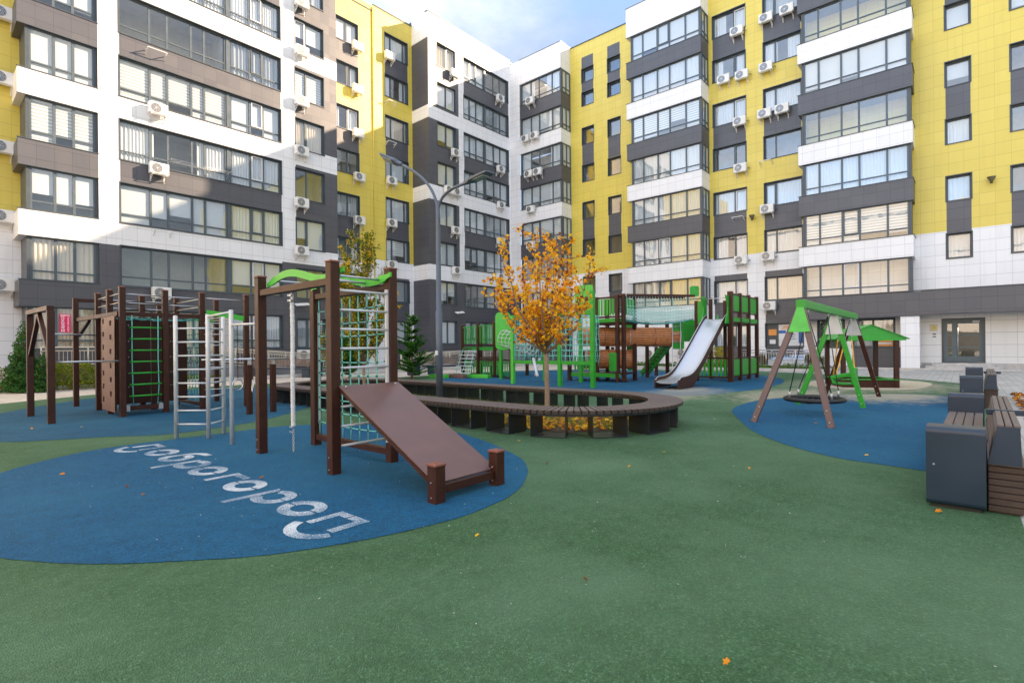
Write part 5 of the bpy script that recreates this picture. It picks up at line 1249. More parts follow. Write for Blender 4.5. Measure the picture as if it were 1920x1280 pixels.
for b in (b_r - 0.035, b_l):
    top = [(a, b, z + 0.15 - (0.04 if i > n - 4 else 0)) for i, (a, z) in enumerate(prf)]; bot = [(a, b, max(0.03, z - (0.10 if a > 16.9 else 0.10 + min(0.2, (16.9 - a) * 0.3)))) for a, z in prf]
    m = MB(); m.strip(top, bot, (0, 0.035, 0)); sd = m.build('slide_side', BROWN, tr)
    m = MB(); m.tube([(p[0], p[1] + 0.0175, p[2] + 0.008) for p in top], 0.012, 6); m.build('trim', SILVER, sd)
for b in (b_r - 0.12, b_l + 0.03):
    top = []; bot = []
    for i in range(13):
        z = 2.12 + i * 0.085; a = 19.35 - 0.28 * (0.5 + 0.5 * math.cos(i / 12 * 5.2 + 0.3)) - 0.02; top.append((a, b, z)); bot.append((19.62, b, z))
    m = MB(); m.strip(top, bot, (0, 0.03, 0)); m.build('slide_guard', GREEN, tr)
m = MB(); m.tube([(19.42, b_r - 0.1, 3.06), (19.42, b_l + 0.05, 3.06)], 0.015, 8); m.build('grab_bar', STEEL, tr)
m = MB(); m.box(19.46, 19.50, b_l + 0.1, TY1 + 0.2, 2.12, 3.0, 0, 0.01); m.build('guard_panel', GREEN, tr)

# ---- centre play tower: decks, bridge, tubes, net cage
tcn = thing('play_tower', (17.8, 10, 0), 'green and brown play tower with rope bridge and orange slatted tubes, centre of the playground', 'play tower', 'play towers')
for (a, b, h) in ((17.2, 9.46, 3.25), (17.02, 9.62, 3.22), (17.2, 10.62, 3.2), (18.3, 9.6, 3.2), (18.3, 10.8, 3.2), (17.0, 11.75, 2.2)): post(tcn, a, b, h, 0.13)
slats(tcn, (17.24, 9.65), (17.24, 10.62), 2.50, 3.12, 8, GREEN, 0.085); rail(tcn, (17.26, 9.6), (17.26, 10.65), 3.17, 0.07); rail(tcn, (17.26, 9.6), (17.26, 10.65), 2.44, 0.07)
slats(tcn, (17.35, 9.5), (18.3, 9.63), 2.50, 3.12, 8, GREEN, 0.085)
m = MB(); m.box(17.18, 17.23, 9.6, 10.7, 2.24, 2.38, 0, 0.004); m.build('deck_edge', GREEN, tcn)
m = MB(); m.box(17.24, 18.4, 9.55, 10.8, 2.16, 2.24, 0, 0.004); m.build('deck', BROWN, tcn)
m = MB(); m.box(17.1, 18.4, 9.6, 11.85, 0.28, 0.33, 0, 0.004); m.build('deck', BROWN, tcn); m = MB(); m.box(17.05, 17.09, 9.58, 11.87, 0.18, 0.33, 0, 0.004); m.build('deck_edge', GREEN, tcn)
slats(tcn, (17.2, 10.8), (17.2, 11.7), 0.42, 0.95, 7, GREEN, 0.07)
m = MB(); m.box(17.0, 17.04, 9.7, 10.0, 0.42, 1.1, 0, 0.01); m.build('low_panel', GREEN, tcn)
# rope bridge
p0 = Vector((17.33, 9.42, 0)); p1 = Vector((19.5, 7.74, 0)); dv = p1 - p0; nv_ = Vector((-dv.y, dv.x, 0)).normalized()
for side in (0.0, 0.75):
    o = p0 + nv_ * side; m = MB(); m.bar(o + Vector((0, 0, 3.22)), o + dv + Vector((0, 0, 3.22)), 0.07, 0.09, 0, (0, 0, 1), 0.004); m.build('bridge_beam', BROWN, tcn)
    m = MB(); N1 = 24
    def bp(i, j): t = i / N1; sag = 0.17 * math.sin(math.pi * t); return o + dv * t + Vector((0, 0, 3.17 - (0.80 + sag) * j / 7)) - nv_ * (0.03 * math.sin(math.pi * j / 7) if side == 0 else -0.03)
    for i in range(N1 + 1): m.tube([bp(i, j) for j in range(8)], 0.0085, 5)
    for j in range(3, 8): m.tube([bp(i, j) for i in range(N1 + 1)], 0.0085, 5)
    for i in range(N1 if side == 0 else 0):
        for j in range(4, 7): m.tube([bp(i, j), bp(i + 1, j + 1)], 0.009, 4); m.tube([bp(i + 1, j), bp(i, j + 1)], 0.009, 4)
    m.build('bridge_net', plain('pale_turquoise_rope', (0.36, 0.66, 0.62), 0.75), tcn)
m = MB()
for i in range(27):
    t = i / 26; z = 3.17 - 0.80 - 0.17 * math.sin(math.pi * t); q = p0 + dv * t; m.tube([q + Vector((0, 0, z)), q + nv_ * 0.375 + Vector((0, 0, z - 0.05)), q + nv_ * 0.75 + Vector((0, 0, z))], 0.011, 5)
for k in range(1, 7):
    m.tube([p0 + dv * (i / 26) + nv_ * 0.75 * k / 7 + Vector((0, 0, 3.17 - 0.80 - 0.17 * math.sin(math.pi * i / 26) - 0.04)) for i in range(27)], 0.011, 5)
m.build('bridge_floor', ROPE, tcn)
# slatted tubes
def slat_tube(q0, q1, r, nseg=4, nsl=28):
    q0, q1 = Vector(q0), Vector(q1); d = (q1 - q0); L_ = d.length; d.normalize(); x = d.cross(Vector((0, 0, 1))).normalized(); y = x.cross(d); m = MB()
    for k in range(nsl):
        a = 2 * math.pi * k / nsl; c = x * math.cos(a) + y * math.sin(a); tg = -x * math.sin(a) + y * math.cos(a); m.bbox(q0 + d * L_ / 2 + c * r, d, tg, c, L_ / 2, math.pi * r / nsl * 0.72, 0.012, 0, 0)
    o = m.build('tube', ORANGEWOOD, tcn)
    for k in range(nseg + 1):
        m = MB(); cc = q0 + d * L_ * k / nseg; m.tube([cc + (x * math.cos(t) + y * math.sin(t)) * (r + 0.018) for t in [i * math.pi / 12 for i in range(25)]], 0.012, 5, 0, False); m.build('hoop', CAPM if k % 2 else SILVER, o)
    m = MB(); m.tube([q0 + d * L_ * i / 8 for i in range(9)], r - 0.03, 20, 0, False); m.build('lining', BROWN, o)
slat_tube(pd(1085, 631, 20.4), pd(1272, 632, 20.4), 0.36, 4); slat_tube(pd(1095, 673, 20.6), pd(1184, 673, 20.6), 0.36, 2)
def vpanel(parent, x0, y0, x1, y1, d, mat, th=0.03, rnd_=0.12, name='panel', seg=6, hole=None):
    """upright panel facing the viewer's side of the yard, corners rounded"""
    a = pd(x0, y1, d); b = pd(x1, y1, d); zt = pd(x0, y0, d).z; U = (b - a); U.z = 0; w = U.length; U.normalize(); h = zt - a.z; pts = []
    for cx, cz, s0 in ((w - rnd_, h - rnd_, 0), (rnd_, h - rnd_, 1), (rnd_, rnd_, 2), (w - rnd_, rnd_, 3)):
        for i in range(seg + 1): t = (s0 + i / seg) * math.pi / 2; pts.append(a + U * (cx + rnd_ * math.cos(t)) + Vector((0, 0, cz + rnd_ * math.sin(t))))
    m = MB(); m.prism(pts, U.cross(Vector((0, 0, 1))) * -th); return m.build(name, mat, parent)
vpanel(tcn, 1262, 603, 1283, 655, 20.1, GREEN, rnd_=0.08); vpanel(tcn, 1176, 640, 1190, 694, 20.9, GREEN, rnd_=0.08); vpanel(tcn, 1294, 536, 1311, 556, 22.5, GREEN, rnd_=0.1); vpanel(tcn, 1174, 600, 1190, 625, 21.5, GREEN, rnd_=0.05)
for x, y in ((1215, 708), (1253, 709), (1150, 700), (1232, 704)):
    a, b = at(x, y); post(tcn, a, b, 2.35 if x in (1215, 1253) else 1.3, 0.12, cap=False)
m = MB(); q0 = pd(1212, 702, 22.6); q1 = pd(1256, 646, 20.6); m.bar(q0, q1, 0.05, 0.26, 0, (0, 0, 1), 0.01); o_ = nv_ * 0.5; m.bar(q0 + o_, q1 + o_, 0.05, 0.26, 0, (0, 0, 1), 0.01)
for i in range(9): c = q0.lerp(q1, (i + 0.5) / 9); m.bbox(c + o_ / 2, nv_, Vector((nv_.y, -nv_.x, 0)), Vector((0, 0, 1)), 0.24, 0.10, 0.012, 1)
m.build('stair', [GREEN, BROWN], tcn)
m = MB(); q = [pd(1253, 704, 20.0), pd(1259, 703, 20.0), pd(1261, 697, 20.0), pd(1261, 603, 20.0)]; m.tube(q, 0.018, 8); m.tube([pd(1276, 704, 20.0), pd(1276, 603, 20.0)], 0.018, 8)
for y in (612, 626, 640, 654, 668, 682, 694): m.tube([pd(1261, y, 20.0), pd(1276, y, 20.0)], 0.012, 6)
m.build('ladder', STEEL, tcn)
m = MB(); q0 = pd(1347, 598, 21.6); q1 = pd(1330, 660, 23.4); m.bar(q0, q1, 0.05, 0.5, 0, (0, 0, 1), 0.01); m.build('stair', GREEN, tr)
vpanel(tr, 1283, 600, 1308, 640, 21.8, GREEN, rnd_=0.05); vpanel(tr, 1308, 597, 1322, 634, 21.4, BROWN, rnd_=0.02)
slats(tcn, tuple(pd(1280, 640, 21.3))[:2], tuple(pd(1312, 640, 21.3))[:2], 1.5, 2.2, 8, GREEN, 0.07)
# net cage
NA = 14.38; cage = [at_a(1110, 700, NA)[0] - 0.06, at_a(1048, 700, NA)[0] - 0.06, at_a(960, 700, NA)[0] - 0.06]
for i, b in enumerate(cage): post(tcn, NA, b, 3.15 if i == 0 else 2.5, 0.13, LIME if i == 2 else GREEN, cap=False)
for i in range(2):
    m = MB(); m.box(NA + 0.02, NA + 0.10, cage[i] + 0.13, cage[i + 1], 0.74, 0.86, 0, 0.006); m.build('cage_beam', GREEN, tcn)
    m = MB(); m.box(NA + 0.02, NA + 0.10, cage[i] + 0.13, cage[i + 1], 2.38, 2.48, 0, 0.006); m.build('cage_beam', GREEN, tcn)
    net(tcn, (NA + 0.06, cage[i] + 0.14, 0.86), (0, cage[i + 1] - cage[i] - 0.15, 0), (0, 0, 1.5), 7 + i, 8, 0.011, 0.05, knots=False, jit=0.012)
NB = 16.2
for x in (1022, 940, 1090):
    b = at_a(x, 700, NB)[0]; post(tcn, NB, b, 2.5, 0.12, GREEN, cap=False)
net(tcn, (NB, cage[0] + 0.9, 0.6), (0, 3.3, 0), (0, 0, 1.8), 13, 9, 0.010, 0.1, knots=False, jit=0.03, seed=8)
net(tcn, (NA + 0.06, cage[0] + 0.1, 2.42), (1.8, 0.8, 0), (0, 3.0, 0), 7, 10, 0.010, -0.15, knots=False, jit=0.03, seed=9)
for bb_ in (cage[0] + 0.16, cage[2] - 0.05): net(tcn, (NA + 0.1, bb_, 0.8), (1.75, 0.85, 0), (0, 0, 1.6), 6, 8, 0.010, 0, knots=False, jit=0.02)
m = MB(); y0_, y1_ = cage[0] + 0.13, cage[0] + 0.72; o = []
for i in range(9): t = i / 8 * math.pi / 2; o.append((NA + 0.03, y1_ - 0.14 + 0.14 * math.sin(t), 3.34 - 0.14 + 0.14 * math.cos(t)))
o = [(NA + 0.03, y0_ - 0.1, 2.5), (NA + 0.03, y0_ - 0.1, 3.3), (NA + 0.03, y0_, 3.34)] + o + [(NA + 0.03, y1_, 2.5)]
m.prism(o, (0.03, 0, 0)); m.build('arch_panel', LIME, tcn)
# net tunnel with its green ring panel
pn = vpanel(tcn, 929, 585, 958, 656, 20.6, LIME, rnd_=0.2)
c0 = pd(944, 633, 20.5); ax = (pd(1000, 650, 19.5) - c0); m = MB(); axn = ax.normalized(); X_ = axn.cross(Vector((0, 0, 1))).normalized(); Y_ = X_.cross(axn)
for k in range(9):
    c = c0 + ax * k / 8; m.tube([c + (X_ * math.cos(t) + Y_ * math.sin(t)) * 0.32 for t in [i * math.pi / 10 for i in range(21)]], 0.012, 5, 0, False)
for j in range(12):
    t = j * math.pi / 6; m.tube([c0 + ax * k / 8 + (X_ * math.cos(t + 0.1 * k) + Y_ * math.sin(t + 0.1 * k)) * 0.32 for k in range(9)], 0.009, 4)
m.build('net_tunnel', WROPE, tcn)
# cross-country silver supports under the cage
m = MB(); m.tube([pd(1000, 672, 18.2), pd(1008, 706, 17.6)], 0.05, 10); m.tube([pd(1012, 672, 19), pd(1004, 704, 18.4)], 0.04, 10); m.build('strut', SILVER, tcn)

# ---- left play tower
tl = thing('play_tower', (17.8, 18.5, 0), 'small green play tower with slatted fences and a rope ladder, left part of the playground', 'play tower', 'play towers')
L0_, L1_, L2_ = at_a(866, 640, 18.2), at_a(895, 640, 17.6), at_a(926, 640, 17.0)
LPt = [(18.2, L0_[0]), (17.6, L1_[0]), (17.0, L2_[0])]
for a, b in LPt + [(19.3, LPt[0][1] - 0.2), (18.9, LPt[2][1] - 0.3), (16.2, at_a(957, 640, 16.2)[0])]: post(tl, a, b - 0.05, 2.45, 0.12, cap=True)
for i in range(2):
    p, q = LPt[i], LPt[i + 1]
    p = (p[0] + 0.06, p[1] - 0.05); q = (q[0] + 0.06, q[1] + 0.07)
    slats(tl, p, q, 1.52, 2.28, 6, GREEN, 0.11, name='fence'); rail(tl, p, q, 2.34, 0.06, GREEN); rail(tl, p, q, 1.46); m = MB(); m.bar((*p, 1.28), (*q, 1.28), 0.05, 0.15, 0, (0, 0, 1), 0.004); m.build('deck_edge', GREEN, tl)
    slats(tl, p, q, 0.12, 0.72, 6, GREEN, 0.11); rail(tl, p, q, 0.78); rail(tl, p, q, 0.07)
q = LPt[2]; e = (16.2 + 0.06, at_a(955, 640, 16.2)[0]); slats(tl, (q[0] + 0.06, q[1] - 0.05), e, 0.12, 0.74, 7, GREEN, 0.10); rail(tl, (q[0] + 0.06, q[1] - 0.05), e, 0.80); rail(tl, (q[0] + 0.06, q[1] - 0.05), e, 0.06)
m = MB(); m.prism([(17.1, LPt[2][1], 1.24), (18.2, LPt[0][1], 1.24), (19.3, LPt[0][1] - 0.2, 1.24), (18.9, LPt[2][1] - 0.3, 1.24)], (0, 0, 0.06)); m.build('deck', BROWN, tl)
m = MB(); tp = [pd(868, 655, 23.9), pd(880, 655, 23.7), pd(891, 655, 23.5)]; bt = [pd(853, 706, 23.0), pd(864, 706, 22.9), pd(876, 706, 22.7)]
for a, b in zip(tp, bt): m.tube([a, b], 0.016, 6)
ln = m.build('rope_ladder', ROPE, tl)
for k in range(7): t = (k + 0.6) / 7.5; m = MB(); m.tube([tp[0].lerp(bt[0], t) + (tp[0] - tp[2]).normalized() * 0.12, tp[2].lerp(bt[2], t) + (tp[2] - tp[0]).normalized() * 0.12], 0.022, 6); m.build('rung', SILVER, ln)
# low planks of the sand play edge beside it
bp_ = thing('balance_beam', (*at(860, 709), 0), 'low green and brown plank edging lying in front of the left play tower', 'balance beam')
for x0, x1, mm in ((808, 838, LIME), (838.5, 873, BROWNP), (873.5, 918, LIME)):
    a, b = at(x0, 708), at(x1, 709.5); m = MB(); m.bar((*a, 0.09), (*b, 0.09), 0.25, 0.16, 0, (0, 0, 1), 0.01); m.build('plank', mm, bp_)

# ================================================================ BENCHES
def block_bench(a0, a1, label):
    t = thing('bench', ((a0 + a1) / 2, 0, 0), label, 'bench', 'navy and wood benches along the right edge'); Y0_, Y1_ = -0.115, 0.255
    for a in (a0, a1 - 0.30):
        m = MB(); r = 0.05; prof = []
        for cy, cz, s0 in ((Y1_ - 0.02, 0, None),): pass
        o = [(Y0_, 0.02), (Y1_, 0.02), (Y1_, 0.665), (Y0_, 0.665)]
        r = 0.045; o = []
        for cx, cz, s0 in ((a + 0.30 - r, 0.665 - r, 0), (a + r, 0.665 - r, 1), (a + r, 0.03 + r, 2), (a + 0.30 - r, 0.03 + r, 3)):
            for i in range(8): q = (s0 + i / 7) * math.pi / 2; o.append((cx + r * math.cos(q), Y0_, cz + r * math.sin(q)))
        m.prism(o, (0, Y1_ - Y0_, 0)); bl = m.build('armrest', NAVY, t)
        m = MB(); m.box(a + 0.04, a + 0.26, Y0_ + 0.03, Y1_ - 0.03, 0, 0.035); m.build('foot', BLACKM, bl)
        m = MB(); m.tube([(a - 0.004, 0.205, 0.36), (a + 0.002, 0.205, 0.36)], 0.008, 10); m.build('lock', STEEL, bl)
    m = MB(); n = 4
    for i in range(n):
        w = (Y1_ - Y0_ - 0.02) / n; m.box(a0 + 0.302, a1 - 0.302, Y0_ + 0.01 + w * i + 0.004, Y0_ + 0.01 + w * (i + 1) - 0.004, 0.39, 0.425, 0, 0.004)
    m.build('seat', SLAT, t)
    m = MB(); m.box(a0 + 0.302, a1 - 0.302, Y0_ + 0.03, Y1_ - 0.03, 0.10, 0.385); m.build('base', NAVY, t)
    # backrest shared by both sides: leaning slats between steel end plates
    m = MB(); m.prism([(a0 + 0.05, -0.125, 0.40), (a0 + 0.05, -0.32, 0.40), (a0 + 0.05, -0.31, 0.695), (a0 + 0.05, -0.18, 0.695)], (0.03, 0, 0)); m.build('end_plate', NAVY, t)
    m = MB(); ce = a0 + 3.15; m.prism([(ce - 0.03, -0.125, 0.40), (ce - 0.03, -0.32, 0.40), (ce - 0.03, -0.31, 0.695), (ce - 0.03, -0.18, 0.695)], (0.03, 0, 0)); m.build('end_plate', NAVY, t)
    m = MB()
    ca = a0 + 1.28; ce = a0 + 3.15
    for s0_, s1_, dz_ in ((a0 + 0.081, ca - 0.05, 0), (ca + 0.05, ce - 0.03, 0)):
        for i in range(3): m.box(s0_, s1_, -0.315 + i * 0.047, -0.275 + i * 0.047, 0.68, 0.708, 0, 0.004)
        for i in range(3):
            k = i * 0.088; m.bbox(Vector(((s0_ + s1_) / 2, -0.150 - 0.013 * i, 0.475 + k)), Vector((1, 0, 0)), Vector((0, 0.15, -1)).normalized(), Vector((0, 1, 0.15)).normalized(), (s1_ - s0_) / 2, 0.038, 0.012, 0, 0.003)
            m.box(s0_, s1_, -0.312, -0.298, 0.435 + k, 0.512 + k, 0, 0.003)
    m.build('backrest', SLAT, t)
    m = MB(); m.box(ca - 0.03, ca + 0.03, -0.40, -0.12, 0.665, 0.715, 0, 0.006); m.prism([(ca - 0.015, -0.125, 0.40), (ca - 0.015, -0.30, 0.40), (ca - 0.015, -0.30, 0.66), (ca - 0.015, -0.17, 0.66)], (0.03, 0, 0)); m.build('cross_bar', NAVY, t)
    m = MB()
    for i in range(7): m.box(a0 + 0.10, ce - 0.02, -0.335, -0.125, 0.02 + i * 0.052, 0.066 + i * 0.052, 0, 0.004)
    m.box(a0 + 0.12, ce - 0.04, -0.32, -0.14, 0.01, 0.37)
    m.build('slatted_base', SLATD, t); m = MB(); m.box(a0 + 0.08, ce, -0.345, -0.122, 0.385, 0.40, 0, 0.004); m.build('rear_seat', SLAT, t); m = MB(); m.box(a0 + 0.13, ce - 0.05, -0.31, -0.15, 0.012, 0.02)
    m.build('base_plate', BLACKM, t)
    ang = -0.0175; mid_ = (a0 + a1) / 2; t.rotation_euler = (0, 0, ang); t.location = (5.5 + (mid_ - 5.5) * math.cos(ang), (mid_ - 5.5) * math.sin(ang), 0)
    return t
block_bench(5.5, 9.55, 'navy and wood double bench with box armrests, nearest at the right edge')
block_bench(14.3, 19.7, 'navy and wood double bench with box armrests, farther one in line behind the nearest')

def kerb_bench(x0, x1, y, label, bin_left):
    p, q = Vector((*at(x0, y), 0)), Vector((*at(x1, y), 0)); d = (q - p); L_ = d.length; d.normalize(); nn_ = Vector((-d.y, d.x, 0)); t = thing('bench', tuple((p + q) / 2), label, 'bench', 'benches with wooden backrests by the ramps')
    if nn_.y < 0: nn_ = -nn_
    def P(u, v, z): return p + d * u + nn_ * v + Vector((0, 0, z))
    m = MB(); m.bbox(P(L_ / 2, 0.22, 0.43), d, nn_, Vector((0, 0, 1)), L_ / 2, 0.22, 0.03, 0, 0.006); m.build('seat', NAVY, t)
    m = MB()
    for i in range(4): m.bbox(P(L_ / 2, 0.42 + 0.01 * i, 0.56 + 0.09 * i), d, nn_, Vector((0, 0, 1)), L_ / 2, 0.015, 0.038, 0, 0.004)
    m.build('backrest', SLAT, t)
    for u in (L_ * 0.12, L_ * 0.9): m = MB(); m.bbox(P(u, 0.22, 0.20), d, nn_, Vector((0, 0, 1)), 0.18, 0.2, 0.2, 0, 0.01); m.build('leg', NAVY, t)
kerb_bench(790, 940, 702, 'wooden-backed navy bench right of the dark litter bin', True)
kerb_bench(455, 585, 708, 'wooden-backed navy bench behind the hanging rope', True)
def bin_(x, y, label):
    a, b = at(x, y); t = thing('litter_bin', (a, b, 0), label, 'litter bin', 'navy litter bins'); m = MB(); m.box(a - 0.25, a + 0.25, b - 0.25, b + 0.25, 0.02, 0.72, 0, 0.05); m.build('body', NAVY, t); m = MB(); m.box(a - 0.257, a + 0.24, b - 0.18, b + 0.18, 0.58, 0.68, 0); m.build('opening', BLACKM, t)
bin_(776, 704, 'navy square litter bin beside the lamp post'); bin_(592, 706, 'navy square litter bin left of the climbing frame net')

# ================================================================ KERBS, RAMPS, RAILINGS, PLANTING
m = MB(); m.box(-30, 40, 23.75, 23.93, 0, 0.14, 0, 0.015); tag(m.build('kerb', CONC), kind='structure')
m = MB(); m.box(-30, 9.2, 23.94, 30.0, 0.0, 0.10); tag(m.build('soil', SOIL), kind='structure')
m = MB(); m.box(33.0, 33.18, -40, 8.6, 0, 0.10, 0, 0.012); tag(m.build('kerb', CONC), kind='structure')
m = MB(); m.box(28.9, 29.05, 5.0, 22, 0, 0.13, 0, 0.012); m.box(29.05, 34.5, 5.0, 5.15, 0, 0.13, 0, 0.012); tag(m.build('kerb', CONC), kind='structure')
m = MB(); m.box(29.06, 34.5, 5.16, 22, 0.0, 0.09); tag(m.build('soil', SOIL), kind='structure')
def railing(p0, p1, label, n_post, z0, z1, h=0.82, mat=BEIGE, cat='railing', bars=True):
    t = thing('railing', (p0[0], p0[1], z0), label, cat, 'railings along the facades'); p0 = Vector((*p0, z0)); p1 = Vector((*p1, z1)); d = p1 - p0; m = MB()
    for z, r in ((h, 0.028), (h - 0.14, 0.02), (0.12, 0.018)): m.tube([p0 + Vector((0, 0, z)), p1 + Vector((0, 0, z))], r, 8)
    m.build('handrail', mat, t)
    for i in range(n_post): q = p0 + d * i / (n_post - 1); m = MB(); m.tube([q, q + Vector((0, 0, h + 0.02))], 0.028, 8); m.build('post', mat, t)
    if bars:
        m = MB(); nb = int(d.length / 0.13)
        for i in range(1, nb): q = p0 + d * i / nb; m.tube([q + Vector((0, 0, 0.12)), q + Vector((0, 0, h - 0.14))], 0.010, 5, 0, False)
        m.build('bars', mat, t)
    return t
def ramp(x0, x1, y0, y1, z0, z1, label):
    t = thing('ramp', ((x0 + x1) / 2, y0, 0), label, 'ramp', 'wheelchair ramps'); m = MB()
    m.prism([(x0, y0, 0), (x1, y0, 0), (x1, y0, z1), (x0, y0, z0)], (0, y1 - y0, 0)); m.build('wall', plain('ramp_grey', (0.17, 0.17, 0.18), 0.7, var=0.1), t)
    m = MB(); m.bar((x0, y0 - 0.02, z0 + 0.02), (x1, y0 - 0.02, z1 + 0.02), 0.08, 0.04); m.build('coping', CONC, t)
ramp(9.3, 16.8, 27.2, 29.9, 0.66, 0.05, 'grey ramp falling to the right along the facade behind the hanging rope')
ramp(20.6, 33.0, 27.2, 29.9, 0.05, 0.42, 'grey ramp rising to the right in front of the corner block')
railing((9.3, 27.25), (16.8, 27.25), 'beige handrail with thin bars on the ramp behind the hanging rope', 7, 0.68, 0.07)
railing((9.35, 29.3), (16.8, 29.3), 'beige handrail on the inner edge of the left ramp', 7, 0.68, 0.07)
railing((20.6, 27.25), (33.0, 27.25), 'beige handrail with thin bars on the ramp behind the lamp post', 10, 0.07, 0.44)
railing((22.0, 29.2), (33.0, 29.2), 'beige handrail on the inner edge of the right ramp', 9, 0.1, 0.44)
railing((3.4, 27.6), (9.25, 27.6), 'beige handrail behind the workout cube', 5, 0.68, 0.68)
m = MB(); rmp = thing('landing', (6.3, 28, 0), 'grey entrance landing behind the workout cube', 'ramp'); m.box(5.2, 9.28, 27.4, 29.95, 0.0, 0.66); m.build('slab', plain('landing_grey', (0.17, 0.17, 0.18), 0.7), rmp)
ed = thing('entrance_door', (11.2, BA, 0.66), 'pale entrance door with a small notice behind the silver ladder', 'door'); m = MB()
a0, a1 = at_b(393, 620, BA)[0], at_b(432, 620, BA)[0]
m.box(a0, a1, BA - 0.06, BA - 0.015, 1.0, 3.15, 0, 0.006); m.build('leaf', plain('pale_door_paint', (0.50, 0.48, 0.44), 0.5), ed)
m = MB(); m.box(a0 - 0.07, a0 - 0.002, BA - 0.08, BA - 0.014, 0.66, 3.22); m.box(a1 + 0.002, a1 + 0.07, BA - 0.08, BA - 0.014, 0.66, 3.22); m.box(a0 - 0.002, a1 + 0.002, BA - 0.08, BA - 0.014, 3.152, 3.22); m.box(a0, a1, BA - 0.08, BA - 0.014, 0.66, 0.998); m.build('frame', FRAME, ed)
m = MB(); m.box(a0 + 0.12, a0 + 0.35, BA - 0.068, BA - 0.062, 2.0, 2.32); m.build('notice', ACD, ed)
railing((31.0, 5.4), (31.0, 9.8), 'thin grey fence with vertical rods behind the swing', 4, 0.1, 0.1, 0.95, STEEL, 'fence')
cn = thing('light_well_cover', (33.4, 7.9, 0.1), 'curved translucent cover over a light well behind the left swing leg', 'canopy')
m = MB()
for i in range(8):
    t0, t1 = i / 8 * 1.4, (i + 1) / 8 * 1.4; f_ = lambda t: (34.55 - 0.95 * math.sin(t), 0.35 + 0.62 * math.cos(t)); (x0, z0), (x1, z1) = f_(t0), f_(t1)
    m.quad([(x0, 7.0, z0), (x0, 8.9, z0), (x1, 8.9, z1), (x1, 7.0, z1)], 0, True)
m.build('cover', glass_mat('polycarbonate', (0.55, 0.55, 0.54), 0.25), cn); m = MB()
for y in (7.0, 7.63, 8.27, 8.9): m.tube([(34.55 - 0.96 * math.sin(t), y, 0.35 + 0.63 * math.cos(t)) for t in [i * 0.2 for i in range(8)]], 0.02, 6)
m.box(33.55, 33.62, 6.98, 8.92, 0.0, 0.44); m.build('frame', SILVER, cn)

def clump(name, a, b, rx, ry, z0, h, n, size, mats, w, label, cat, shape='dome', seed=1, lobes=False):
    rr = random.Random(seed); m = MB()
    for i in range(n):
        while True:
            x, y, z = rr.uniform(-1, 1), rr.uniform(-1, 1), rr.uniform(0, 1)
            if shape == 'dome': r_ = math.sqrt(x * x + y * y + (max(0, z - 0.35) / 0.65) ** 2); ok_ = 0.62 + 0.12 * math.sin(7 * x + 3 * y) < r_ < 1.0 + 0.06 * math.sin(9 * x + 5 * z)
            elif shape == 'cone': R_ = (1 - z) ** 0.85 * (0.82 + 0.18 * math.sin(z * 38 + 3 * math.atan2(y, x))); r_ = math.hypot(x, y); ok_ = R_ * 0.35 < r_ < R_
            if ok_: break
        p = Vector((a + x * rx, b + y * ry, z0 + z * h)); out_ = Vector((x, y, z - 0.3)) + rnd_dir(rr) * 0.9
        leaf(m, p, out_, rnd_dir(rr), size * rr.uniform(0.6, 1.3), rr.choices(range(len(mats)), w)[0], lobes)
    t = thing(name, (a, b, z0), label, cat); m.build('foliage', mats, t)
    tm = MB(); tm.tube([(a, b, z0 - 0.05), (a, b, z0 + h * (0.85 if shape == 'cone' else 0.5))], 0.035, 6, 0, True, [0.05, 0.01])
    if shape == 'dome':
        for i in range(7): t_ = i * 0.9; tm.tube([(a, b, z0), (a + math.cos(t_) * rx * 0.5, b + math.sin(t_) * ry * 0.5, z0 + h * 0.75)], 0.012, 5)
    tm.build('trunk', BARK, t); return t
a, b = at(134, 733); clump('hedge', a + 0.15, b + 0.95, 1.05, 0.75, 0.05, 0.92, 5200, 0.075, [HED, GR1, HED], [3, 1, 2], 'rounded yellow-green hedge behind the left gantry', 'hedge', seed=3)
a, b = at(-6, 740); clump('hedge', a, b + 1.2, 0.6, 0.6, 0.05, 0.8, 1500, 0.07, [HED, GR1], [2, 1], 'small rounded shrub cut by the left edge of the picture', 'hedge', seed=5)
clump('conifer_tree', *(lambda q: (q[0], q[1] + 0.7))(at(50, 738)), 0.62, 0.62, 0.05, 2.45, 6500, 0.085, [CON, CON, GR1], [3, 2, 1], 'dense dark green conifer behind the left gantry', 'conifer', 'cone', 7)
clump('conifer_tree', *(lambda q: (q[0], q[1] + 0.6))(at(85, 737)), 0.42, 0.42, 0.05, 1.4, 2200, 0.08, [CON, GR1], [3, 1], 'smaller conifer between the two gantry posts', 'conifer', 'cone', 8)
